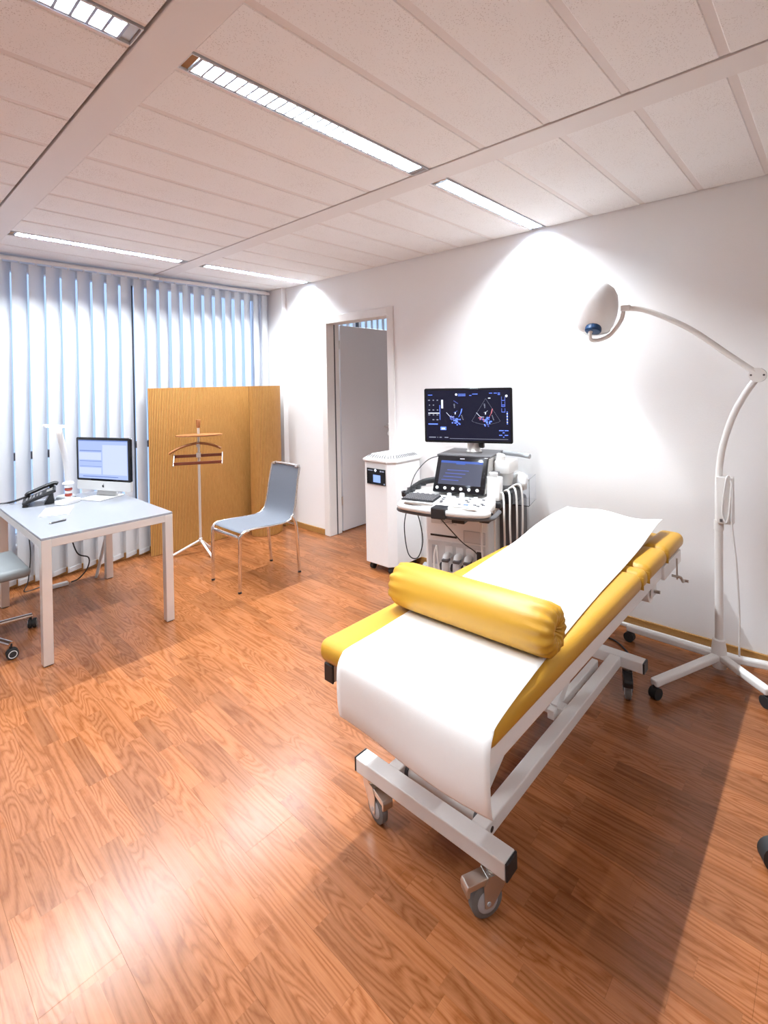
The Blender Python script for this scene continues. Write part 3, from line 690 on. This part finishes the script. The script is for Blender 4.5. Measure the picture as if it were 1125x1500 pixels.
for x, y, r_, h_, m_ in ((.085,-.055,.034,.010,M_LGREY),(.155,.005,.014,.030,M_LGREY),(.165,-.075,.016,.034,M_LGREY),(.155,-.165,.014,.018,M_LGREY),(.10,-.175,.013,.014,M_LGREY),(.13,-.25,.010,.02,M_LGREY)):
    finish('knob' if r_ < .03 else 'trackball_ring', lathe(B(), [(r_,0),(r_,h_*.8),(r_*.85,h_),(r_*.3,h_)], 20, MX((x,y,CT(x)))), m_, us, 40)
finish('trackball', lathe(B(), [(.022,0),(.022,.010),(.015,.018),(.004,.021)], 20, MX((.085,-.055,CT(.085)))), M_WHITE, us, 50)
bm = B()
for x, y in ((.19,.235),(.19,.20),(.19,.165),(.19,.13),(.19,.095),(.145,.035),(.11,.03),(.075,.025),(.04,-.10),(.05,.02),(.13,-.115),(.165,-.125),(.10,-.135),(.055,-.19),(.04,-.215),(.085,-.225),(.065,-.24),(.18,-.04),(.17,-.21)):
    box(bm, x-.006, x+.006, y-.010, y+.010, CT(x)-.001, CT(x)+.006, .002, 1)
finish('buttons', bm, M_DGREY, us)
finish('lit_button', box(B(), .035, .050, -.155, -.125, CT(.04)-.001, CT(.04)+.006, .002, 1), M_LBLUE, us)
finish('left_probe_rail', tube(B(), [(.14,.305,.80),(.24,.305,.83),(.36,.27,.86),(.42,.20,.87)], .016, 10, 5, (.022,.016)), M_BLACK, us, 50)
bm = B()
for k in range(4): lathe(bm, [(.026,0),(.028,.03),(.020,.03),(.018,.002)], 16, MX((.17+k*.065,.315-k*.012,.80+k*.012)))
finish('probe_cups', bm, M_BLACK, us, 40)
# tilted touch panel and its housing
tz, ty0, ty1 = .0, -.19, .125
A = Vector((.205,0,.842)); Bv = Vector((.315,0,1.050)); tl = (Bv-A).length; tang = math.atan2(Bv.x-A.x, Bv.z-A.z)
MT = MX(A, ry=tang)                                           # local z runs up the panel, -x faces the user
hs = finish('panel_housing', prism(B(), [(.215,.842),(.325,1.056),(.61,1.056),(.61,.99),(.40,.90),(.36,.83)], .335, MX((0,.135,0), rx=R(90)), .006), M_WHITE, us)
tp = finish('touch_panel', box(B(), -.012, .012, -.205, .135, -.004, tl+.004, .006, 2, MT), M_BLACKG, us, 40)
finish('touch_screen', box(B(), -.0135, -.0121, -.175, .105, .048, tl-.030, 0, 1, MT), M_TOUCH, tp)
bm = B(); box(bm, -.0142, -.0136, -.175, .105, tl-.045, tl-.030, 0, 1, MT); box(bm, -.0142, -.0136, -.06, .0, tl-.052, tl-.045, 0, 1, MT); finish('touch_bar', bm, M_TOUCHB, tp)
bm = B()
for k in range(4): box(bm, -.0140, -.0136, -.03-.02*k, .085-.01*k, .075+k*.022, .079+k*.022, 0, 1, MT)
finish('touch_print', bm, M_LDIM, tp)
bm = B()
for k in range(6): lathe(bm, [(.010,0),(.010,.006),(.004,.007)], 14, MT @ MX((-.012,.105-k*.053,.022), ry=R(-90)))
finish('touch_knobs', bm, M_LGREY, tp, 40)
finish('brand_print', box(B(), -.0135, -.0121, -.05, -.02, tl-.016, tl-.010, 0, 1, MT), M_GREY, tp)
finish('top_shelf', box(B(), .31, .64, -.215, .145, 1.052, 1.066, .004, 2), M_DGREY, us)
# monitor
finish('neck', lathe(B(), [(.052,1.066),(.054,1.075),(.045,1.085),(.043,1.15),(.047,1.155),(.047,1.19)], 24, MX((.47,-.06,0))), M_SATIN, us, 40)
finish('neck_knob', box(B(), .44, .47, -.135, -.105, 1.10, 1.16, .006, 2), M_BLACK, us)
MM = MX((.43,-.035,1.318), rz=R(9))
mon = finish('monitor', prism(B(), rrect(.585, .365, .012), .030, MM @ MX((-.0,0,0), ry=R(-90), rz=0) @ Matrix.Rotation(R(90),4,'Z'), .003), M_BLACKG, us)
finish('monitor_back', box(B(), .001, .05, -.12, .12, -.14, .12, .01, 2, MM), M_BLACK, us)
# screen picture: local panel coordinates u (left -> right), v (bottom -> top)
SX = -.0315
def quad(bm, u0, v0, u1, v1, dx=0): box(bm, SX-.0006-dx, SX-dx, -u1, -u0, v0, v1, 0, 1, MM)
s_ = B(); quad(s_, -.278, -.168, .278, .168); scr = finish('screen', s_, M_LCD, mon)
def line(bm, pts, w, dx=.0008):
    for p, q in zip(pts, pts[1:]):
        bar(bm, MM @ Vector((SX-dx, -p[0], p[1])), MM @ Vector((SX-dx, -q[0], q[1])), w, w*.4, 0)
bw, bb, bd, br_, bg_ = B(), B(), B(), B(), B()
# header and side texts
for u0, u1, v in ((-.265,-.235,.138),(-.06,-.01,.142),(-.06,-.01,.132),(.015,.03,.133),(.035,.07,.142),(.145,.165,.147),(.175,.195,.147),(.20,.215,.147),(.20,.215,.138)): quad(bb, u0, v-.002, u1, v+.002, .0004)
lathe(bw, [(.0075,0),(.0075,.0008)], 16, MM @ MX((SX-.0002,.072,.140), ry=R(-90))); lathe(bw, [(.008,0),(.008,.0008)], 16, MM @ MX((SX-.0002,-.255,.128), ry=R(-90)))
for r_ in range(5):
    for c_ in range(3):
        if (r_*3+c_) % 7 != 5: quad(bg_, -.262+c_*.028+random.uniform(-.003,.003), .10-r_*.033, -.252+c_*.028, .106-r_*.033, .0004)
quad(bw, -.265, .013, -.188, .018, .0004); quad(bb, -.265, -.062, -.200, -.055, .0004); quad(bb, -.186, -.03, -.183, .07, .0004)
quad(bw, -.174, .048, -.162, .105, .0004); quad(bb, -.182, -.098, -.143, -.076, .0006); quad(bw, -.174, -.093, -.152, -.084, .0012)
for u0, u1 in ((-.262,-.215),(-.205,-.200),(-.19,-.175),(-.155,-.13)): quad(bg_, u0, -.150, u1, -.145, .0004)
quad(bg_, -.12, -.1555, .262, -.1535, .0004)
for v in (.068,.098,.058,.022):
    for u in (.222,.243): quad(bd, u, v, u+.004, v+.026, .0004)
    quad(bb, .222, v, .247, v+.003, .0004)
for k in range(9): quad(bw if k % 2 else bb, .255, .02-k*.0095, .262, .026-k*.0095, .0004)
for u0, u1, v in ((.205,.235,-.098),(.24,.265,-.098),(.205,.225,-.128),(.24,.262,-.128),(.228,.240,-.112),(.230,.238,-.140)): quad(bb, u0, v-.002, u1, v+.003, .0004)
# two scan images
def scan(cu, cv, tint):
    line(bw, [(cu-.055,cv+.02),(cu-.03,cv-.008),(cu-.005,cv-.010)], .004); line(bw if tint else bb, [(cu-.005,cv+.02),(cu+.008,cv+.024),(cu+.02,cv+.032)], .003)
    line(bw, [(cu+.006,cv+.022),(cu+.004,cv+.008)], .005)
    line(br_ if tint else bb, [(cu+.05,cv+.045),(cu+.042,cv+.015),(cu+.028,cv-.010)], .006); line(bb, [(cu,cv-.035),(cu+.015,cv-.018),(cu+.03,cv-.028)], .007)
    for k in range(26):
        a = random.gauss(cu+.012,.012); b = random.gauss(cv-.036,.013); quad(bb if k % 3 else bd, a-.004, b-.004, a+.004, b+.004, .0004+.00003*k)
    for k in range(16):
        a = random.gauss(cu-.022,.012); b = random.gauss(cv-.018,.008); quad(br_ if tint and k % 2 else bd, a-.004, b-.003, a+.004, b+.003, .0004+.00003*k)
    for k in range(5): quad(bg_, cu-.002-.001*k, cv+.05+k*.006, cu+.003+.001*(k % 2), cv+.053+k*.006, .0004)
    for k in range(4): quad(bg_, cu+.045+.003*k, cv-.002-.009*k, cu+.050+.003*k, cv+.003-.009*k, .0004)
scan(-.085, .0, False); scan(.115, .0, True)
for k in range(5): quad(bd, -.09+.006*k, .095-.004*k, -.085+.006*k, .10-.004*k, .0004)
arc = [(.122+.185*math.sin(R(a)), .105-.163*math.cos(R(a))) for a in range(-30, 31, 6)]
line(bg_, [(.122,.112)]+[arc[0]], .0018); line(bg_, [(.122,.112)]+[arc[-1]], .0018); line(bg_, arc, .0018); quad(bw, .138, .112, .153, .117, .0004)
finish('screen_white', bw, M_LWHITE, scr)['kind'] = 'stuff'; finish('screen_blue', bb, M_LBLUE, scr)['kind'] = 'stuff'; finish('screen_dim', bd, M_LDIM, scr)['kind'] = 'stuff'; finish('screen_rose', br_, M_LRED, scr)['kind'] = 'stuff'; finish('screen_grey', bg_, M_LGRY, scr)['kind'] = 'stuff'
# right side: handle, gel cup, probe holder, tray, cables
finish('rear_handle', tube(B(), [(.60,-.10,1.040),(.63,-.20,1.048),(.62,-.30,1.045),(.58,-.405,1.040)], .016, 12, 5), M_GREY, us, 50)
finish('gel_holder', prism(B(), [(.0,-.05),(.16,-.075),(.17,.06),(.0,.05)], .085, MX((.42,-.255,.94)), .012), M_WHITE, us, 40)
finish('gel_holder_base', lathe(B(), [(.045,.86),(.055,.94)], 20, MX((.50,-.26,0))), M_LGREY, us, 40)
finish('gel_bottle', lathe(B(), [(.030,0),(.030,.04),(.022,.048),(.008,.05)], 18, MX((.46,-.235,1.02), rx=R(15))), M_WHITE, us, 40)
pr = finish('probe_holder', prism(B(), [(.0,.0),(.09,.0),(.09,-.085),(.0,-.085)], .15, MX((.25,-.20,.80), ry=R(6)), .012), M_WHITE, us, 40)
for k in range(2): finish('probe_head', box(B(), .27+.04*k, .295+.04*k, -.27, -.215, .945, .975, .006, 2), M_DGREY if k else M_LGREY, pr)
finish('holder_shelf', box(B(), .35, .62, -.34, -.185, .76, .84, .012, 2), M_BLACK, us)
finish('holder_arm', box(B(), .22, .40, -.30, -.20, .765, .80, .008, 2), M_BLACK, us)
ac = finish('acrylic_tray', box(B(), .50, .72, -.415, -.412, .73, .90), M_ACRYL, us)
finish('tray_side', box(B(), .50, .503, -.4115, -.25, .73, .90), M_ACRYL, ac); finish('tray_side', box(B(), .717, .72, -.41, -.25, .73, .90), M_ACRYL, ac); finish('tray_floor', box(B(), .50, .72, -.41, -.25, .726, .73), M_ACRYL, ac)
CB = [[(.34,-.26,.82),(.28,-.30,.84),(.24,-.315,.70),(.27,-.30,.45),(.28,-.22,.28),(.26,-.16,.33),(.27,-.07,.33)],
      [(.38,-.27,.83),(.31,-.33,.85),(.28,-.34,.66),(.31,-.33,.40),(.32,-.26,.25)],
      [(.42,-.28,.83),(.38,-.35,.86),(.36,-.365,.66),(.37,-.35,.42),(.36,-.30,.25)],
      [(.46,-.29,.84),(.44,-.37,.87),(.43,-.385,.68),(.42,-.37,.42),(.40,-.33,.25)],
      [(.30,-.25,.80),(.22,-.26,.76),(.19,-.27,.62),(.20,-.26,.40),(.22,-.20,.30),(.24,-.06,.32)],
      [(.26,-.24,.79),(.17,-.20,.72),(.15,-.20,.55),(.17,-.19,.36),(.22,-.05,.27),(.235,.0,.31)],
      [(.235,.075,.32),(.20,.09,.30),(.18,.10,.42),(.20,.115,.49),(.19,.13,.40),(.16,.10,.26),(.12,.03,.21)]]
for c in CB: finish('probe_cable', tube(B(), c, .0065, 8, 7), M_CABLE, us, 60)
finish('ecg_cable', tube(B(), [(.10,.27,.75),(.09,.29,.62),(.10,.27,.45),(.13,.22,.42),(.15,.19,.52),(.13,.20,.66),(.10,.22,.75)], .0035, 8, 8), M_BCABLE, us, 60)
finish('ecg_cable', tube(B(), [(-.03,0,.745),(.05,-.03,.66),(.15,-.08,.55),(.24,-.14,.46),(.27,-.16,.34)], .0035, 8, 6), M_BCABLE, us, 60)
finish('panel_cable', tube(B(), [(.19,.30,.815),(.25,.28,.93),(.34,.22,1.02),(.42,.13,1.045)], .003, 8, 6), M_BCABLE, us, 60)
ts = tag(finish('tissue', lathe(B(), [(.01,0),(.055,.02),(.07,.06),(.05,.10),(.02,.125),(.006,.13)], 18, MX((0,0,0)) @ Matrix.Diagonal((1,.8,1,1)), lambda k, a: 1+.22*math.sin(3*a+k)+.12*math.sin(7*a+2*k)), M_TISSUE, None, 70), 'crumpled white tissue in the clear tray of the ultrasound machine', 'tissue')
uM = MX((2.40,1.77,0), rz=R(14.8)); ts.location = uM @ Vector((.61,-.33,.80))

# ================================================================== examination couch
cz = thing('examination_couch', 'yellow padded examination couch on a white wheeled frame', 'couch', (0,0,0))
# under frame
def endbar(x):
    e = finish('cross_bar', box(B(), x-.03, x+.03, .712, 1.312, .140, .192, .004, 2), M_WHITEP, cz)
    for y0, y1 in ((.704,.712), (1.312,1.320)): finish('end_cap', box(B(), x-.0305, x+.0305, y0, y1, .1395, .1925, .003, 1), M_BLACK, e)
endbar(1.262); endbar(2.57)
for y in (.835, 1.18): finish('side_rail', box(B(), 1.292, 2.54, y-.025, y+.025, .142, .190, .004, 2), M_WHITEP, cz)
bt = finish('rail_bolt', cyl(B(), (1.33,.809,.165), (1.33,.8105,.165), .009, seg=14), M_BLACK, cz)
ax = finish('axle_tube', cyl(B(), (1.345,.862,.165), (1.345,1.153,.165), .021), M_WHITEP, cz, 50)
finish('axle_clip', box(B(), 1.375, 1.40, .90, .94, .15, .185, .004, 1), M_WHITE, cz)
for x in (1.345,): 
    for y in (.866, 1.149): finish('axle_collar', cyl(B(), (x,y-.006,.165), (x,y+.006,.165), .026), M_DGREY, ax)
finish('inner_bar', box(B(), 1.95, 2.45, .885, .915, .145, .185, .003, 1), M_WHITEP, cz); finish('inner_cross', box(B(), 1.98, 2.03, .86, 1.155, .145, .188, .003, 1), M_WHITEP, cz)
# lifting arms
for y in (.90, 1.115):
    finish('lift_arm', bar(B(), (1.40,y,.175), (1.98,y,.52), .03, .05), M_WHITEP, cz); finish('lift_arm', bar(B(), (1.99,y,.175), (2.50,y,.52), .03, .05), M_WHITEP, cz)
finish('lift_motor', cyl(B(), (1.70,1.01,.22), (2.10,1.01,.44), .035), M_DGREY, cz, 50)
# upper frame
for y0, y1 in ((.668,.71), (1.25,1.292)):
    u = finish('upper_rail', box(B(), 1.085, 2.98, y0, y1, .555, .612, .004, 2), M_WHITEP, cz)
    finish('rail_cap', box(B(), 1.076, 1.085, y0-.001, y1+.001, .552, .613, .003, 1), M_BLACK, u)
for x in (1.20, 1.98, 2.50, 2.90): finish('upper_cross', box(B(), x-.02, x+.02, .71, 1.25, .56, .60, .003, 1), M_WHITEP, cz)
# upholstery
def pad(name, x0, x1, y0, y1, z0, z1, bev, m=M_YEL):
    return finish(name, box(B(), x0, x1, y0, y1, z0, z1, bev, 5), m, cz, 60)
pad('mattress', 1.062, 2.345, .648, 1.312, .613, .692, .034)
pad('mattress_joint', 2.345, 2.440, .650, 1.310, .613, .688, .030)
pad('head_section', 2.440, 2.765, .72, 1.24, .613, .668, .02); pad('head_section', 2.765, 3.115, .72, 1.24, .613, .664, .02)
for x0, x1 in ((2.442,2.763), (2.767,3.115)):
    for y0, y1 in ((.648,.775), (1.185,1.312)): pad('side_bolster', x0, x1, y0, y1, .613, .694, .036)
for x in (2.345, 2.440, 2.765): finish('seam', box(B(), x-.0015, x+.0015, .6465, 1.3135, .62, .672), M_YELD, cz)
# roll holder under the head
rh = finish('paper_roll', cyl(B(), (2.66,.70,.505), (2.66,1.24,.505), .058, seg=28), M_PAPER, cz, 50)
for y in (.69, 1.25): finish('roll_bracket', box(B(), 2.62, 2.70, y-.003, y+.003, .48, .60, .002, 1), M_WHITEP, rh)
finish('roll_axle', cyl(B(), (2.66,.66,.505), (2.66,1.26,.505), .008, seg=12), M_STEEL, rh)
finish('head_bracket', box(B(), 2.72, 3.06, .655, .672, .545, .612, .003, 1), M_WHITEP, cz)
finish('head_crank', tube(B(), [(2.86,.655,.53),(2.86,.625,.53),(2.86,.615,.53),(2.89,.612,.50),(2.91,.61,.50),(2.91,.59,.50)], .007, 8, 2), M_STEEL, cz, 50)
finish('crank_rod', bar(B(), (2.90,.64,.61), (2.90,.64,.50), .008, .008, .002), M_STEEL, cz)
# braked castors
def castor(x, y, rz, r=.05, m=M_STEEL):
    Mx = MX((x, y, 0), rz=rz)                                 # fork trails towards local -x
    bm = B(); tx = -.03
    for s in (-1, 1): prism(bm, [(-.03,.125),(.035,.125),(.03,.10),(tx+.012,r-.012),(tx-.012,r-.012),(-.045,.10)], .003, Mx @ MX((0,s*.020+.0015,0), rx=R(90)))
    box(bm, -.032, .034, -.021, .021, .119, .124, .001, 1, Mx)
    f_ = finish('castor_fork', bm, m, cz)
    bm = B(); lathe(bm, [(.022,.124),(.024,.128),(.024,.134),(.018,.136),(.018,.141)], 20, Mx); finish('swivel', bm, M_STEEL, f_, 40)
    finish('castor_wheel', lathe(B(), [(r-.006,-.014),(r,-.010),(r,.010),(r-.006,.014)], 32, Mx @ MX((tx,0,r), rx=R(90))), M_RUBBER, f_, 40)
    bm = B()
    for s in (-1, 1): lathe(bm, [(r*.66,s*.0142),(r*.60,s*.017),(.008,s*.0185),(.006,s*.0232)], 26, Mx @ MX((tx,0,r), rx=R(90)))
    finish('wheel_disc', bm, M_GREY, f_, 40)
    bm = B(); prism(bm, [(-.03,.122),(-.095,.118),(-.10,.108),(-.098,.085),(-.090,.085),(-.088,.100),(-.03,.105)], .040, Mx @ MX((0,.020,0), rx=R(90)), .002)
    finish('brake_pedal', bm, m, f_)
castor(1.262, 1.255, R(75)); castor(1.262, .765, R(-28)); castor(2.57, .79, R(20), .05, M_BLACK); castor(2.57, 1.255, R(100), .05, M_BLACK)

# paper sheet over the couch
prof = [(1.050,.485,.632,1.195),(1.040,.53,.632,1.19),(1.036,.60,.632,1.185),(1.040,.655,.633,1.183),(1.056,.686,.634,1.18),(1.085,.6965,.638,1.18),(1.25,.6965,.657,1.185),(1.60,.6965,.688,1.21),
        (2.00,.697,.715,1.245),(2.35,.701,.728,1.27),(2.60,.718,.732,1.285),(2.80,.738,.734,1.285),(2.95,.752,.736,1.275),(3.04,.755,.737,1.27)]
SP = smooth_pts([(a,b,0) for a,b,_,_ in prof], 6); SY = smooth_pts([(c,d_,0) for _,_,c,d_ in prof], 6)
bm = B(); rows_ = []; NK = 26
for i, (p, q) in enumerate(zip(SP, SY)):
    u = i/(len(SP)-1); row = []
    for k in range(NK+1):
        v = k/NK; y = q.x+(q.y-q.x)*v; lift = 0
        if p.x > 2.4: lift = .012*math.sin(v*9+p.x*7)*(p.x-2.4)*1.2 + .03*(p.x-2.4)*(v-.4)**2
        elif p.y < .64: lift = 0
        dx = 0
        if p.y < .66: dx = -.010*math.sin(v*5+.6)*(.66-p.y)/.17
        zz = p.y+lift
        if p.y < .56: zz += .012*math.sin(v*3.1)*-1
        row.append(bm.verts.new((p.x+dx-(.10*(1-v) if p.x > 3.0 else 0)*0, y, zz)))
    rows_.append(row)
for a, b in zip(rows_, rows_[1:]):
    for k in range(NK): bm.faces.new((a[k], a[k+1], b[k+1], b[k]))
ps = finish('paper_sheet', bm, M_PAPER, None, 60); sm = ps.modifiers.new('thickness', 'SOLIDIFY'); sm.thickness = .0012; sm.offset = 1
tag(ps, 'long white paper cover laid along the yellow couch and hanging over its foot', 'paper cover')

# bolster
L_ = .64; prof = [(.010,.034),(.016,.022),(.028,.006),(.052,.004),(.071,.018),(.080,.046),(.082,.09)]
prof = prof + [(.0825,.2),(.082,.32),(.0825,.44)] + [(r_, L_-z) for r_, z in prof[::-1]]
nP = len(prof)
def gather(k, a):
    e = min(k, nP-1-k); amp = (.10,.16,.17,.11,.06,.026,.006)[e] if e < 7 else .0
    return 1+amp*math.sin(13*a+k*.2)+amp*.5*math.sin(7*a+1)
bo = thing('bolster', 'yellow cylindrical bolster with gathered ends lying across the couch', 'bolster', (1.455, .635, .6985+.082), 0)
finish('cover', lathe(B(), prof, 78, MX((0,0,0), rx=R(-90), rz=R(2)), gather), M_YEL, bo, 70)
for y in (.030, L_-.030): finish('end_button', lathe(B(), [(.012,-.003),(.013,0),(.012,.003)], 14, MX((-y*.035,y,0), rx=R(-90))), M_YELD, bo, 40)

# ================================================================== examination lamp
el = thing('examination_lamp', 'white medical floor lamp with curved arm and egg-shaped head by the wall', 'floor lamp', (3.07, .49, 0))
finish('pole', cyl(B(), (0,0,.06), (0,-.008,.76), .019), M_WHITEP, el, 50)
finish('hub', lathe(B(), [(.030,.03),(.036,.04),(.034,.13),(.028,.175),(.0195,.18)], 24), M_WHITEP, el, 40)
for qx, qy in ((-.455,.195),(.035,.46),(-.19,-.225),(.10,-.30)):
    l_ = math.hypot(qx,qy); lg = finish('leg', bar(B(), (qx*.05,qy*.05,.088), (qx,qy,.078), .040, .034, .008), M_WHITEP, el)
    ux, uy = qx-.012*qx/l_, qy-.012*qy/l_
    w = finish('castor', cyl(B(), (ux-.018*qy/l_, uy+.018*qx/l_, .028), (ux+.018*qy/l_, uy-.018*qx/l_, .028), .028), M_RUBBERD, lg, 50)
    finish('castor_stem', cyl(B(), (ux,uy,.03), (ux,uy,.078), .012, seg=12), M_BLACK, lg)
bx = finish('ballast_box', box(B(), -.035, .022, -.075, -.004, .79, 1.03, .004, 2), M_WHITEP, el)
finish('box_switch', box(B(), -.037, -.034, -.03, -.018, .80, .815), M_DGREY, bx)
finish('pole_collar', cyl(B(), (0,-.008,.75), (0,-.009,.80), .022), M_WHITEP, el, 50)
finish('lower_arm', tube(B(), [(0,-.008,.78),(0,-.010,1.0),(.002,-.03,1.18),(.006,-.075,1.34),(.012,-.13,1.46),(.018,-.178,1.54)], .0155, 14, 6), M_WHITEP, el, 50)
jt = finish('joint', cyl(B(), (-.005,-.180,1.55), (.035,-.180,1.55), .036, seg=28), M_WHITEP, el, 40)
for s in (-1, 1): finish('joint_screw', cyl(B(), (-.006,-.180+s*.026,1.55), (-.0045,-.180+s*.026,1.55), .005, seg=12), M_DGREY, jt)
finish('upper_arm', tube(B(), [(.01,-.175,1.56),(-.01,-.06,1.66),(-.04,.08,1.785),(-.065,.20,1.865),(-.085,.31,1.92),(-.092,.385,1.937)], .0145, 14, 6), M_WHITEP, el, 50)
finish('arm_end', box(B(), -.110, -.078, .375, .425, 1.922, 1.955, .005, 2), M_WHITEP, el)
yo = finish('yoke', tube(B(), [(-.094,.412,1.925),(-.10,.425,1.87),(-.12,.47,1.80),(-.150,.520,1.768),(-.180,.560,1.768),(-.192,.565,1.800),(-.190,.550,1.832)], .011, 12, 6), M_WHITEP, el, 50)
HC = Vector((-.125,.553,1.947)); MH = MX(HC, rx=R(14), ry=R(-22))
hd = finish('lamp_head', lathe(B(), [(.008,-.158),(.045,-.152),(.082,-.128),(.106,-.085),(.117,-.03),(.118,.03),(.109,.083),(.088,.120),(.055,.146),(.014,.157)], 40, MH), M_WHITE, el, 70)
dcap = Vector((-.40,-.02,-.92)).normalized(); pc_ = HC+dcap*.122
Mc = Matrix.Translation(pc_) @ dcap.to_track_quat('Z','Y').to_matrix().to_4x4()
finish('pivot_cap', lathe(B(), [(.044,-.03),(.044,.018),(.038,.025),(.012,.027)], 28, Mc), M_BLUE, hd, 40)
finish('lens_rim', lathe(B(), [(.088,-.004),(.092,0),(.088,.004)], 36, MH @ MX((0,0,-.122))), M_LGREY, hd, 40)
finish('cord_loop', tube(B(), [(-.015,-.075,1.02),(-.045,-.07,.98),(-.045,-.06,.85),(-.04,-.045,.80),(-.042,-.03,.86),(-.045,-.05,1.02),(-.03,-.062,1.03),(-.045,-.075,.96),(-.04,-.07,.80),(-.03,-.085,.60),(.0,-.09,.35),(.02,-.085,.15),(.05,-.08,.012)], .0045, 8, 7), M_CABLE, el, 60)
# small loose things by the wall
tag(finish('cable_duct', box(B(), X1-.042, X1-.016, -.3, 2.3, 0, .018, .004, 2), M_WHITEP), 'narrow white cable duct on the floor along the baseboard', 'cable duct')
tag(finish('couch_cable', tube(B(), [(2.61,.80,.165),(2.68,.80,.10),(2.80,.82,.03),(2.95,.90,.006),(3.05,1.02,.006),(3.0,1.15,.006)], .005, 8), M_BCABLE, None, 60), 'thin dark mains cable running from couch frame to the floor', 'cable')
# stool at the edge of the picture
st = thing('rolling_stool', 'black rolling stool whose castor stands on the floor before the couch', 'stool', (2.12, -.15, 0))
finish('seat', lathe(B(), [(.15,.46),(.18,.475),(.185,.50),(.17,.53),(.06,.54)], 32), M_BLACK, st, 40)
finish('column', cyl(B(), (0,0,.12), (0,0,.46), .024), M_CHROME, st, 50)
for k in range(5):
    a = R(118+72*k); ca, sa = math.cos(a), math.sin(a)
    g_ = finish('base_arm', tube(B(), [(.02*ca,.02*sa,.135),(.34*ca,.34*sa,.105)], .02, 10, 0, (.016,.022)), M_BLACK, st, 50)
    finish('castor', cyl(B(), (.36*ca-.022*sa,.36*sa+.022*ca,.045), (.36*ca+.022*sa,.36*sa-.022*ca,.045), .045), M_RUBBERD, g_, 50)
    finish('castor_hood', box(B(), .33*ca-.025+.0, .33*ca+.03, .33*sa-.02, .33*sa+.02, .05, .125, .012, 2), M_BLACK, g_)
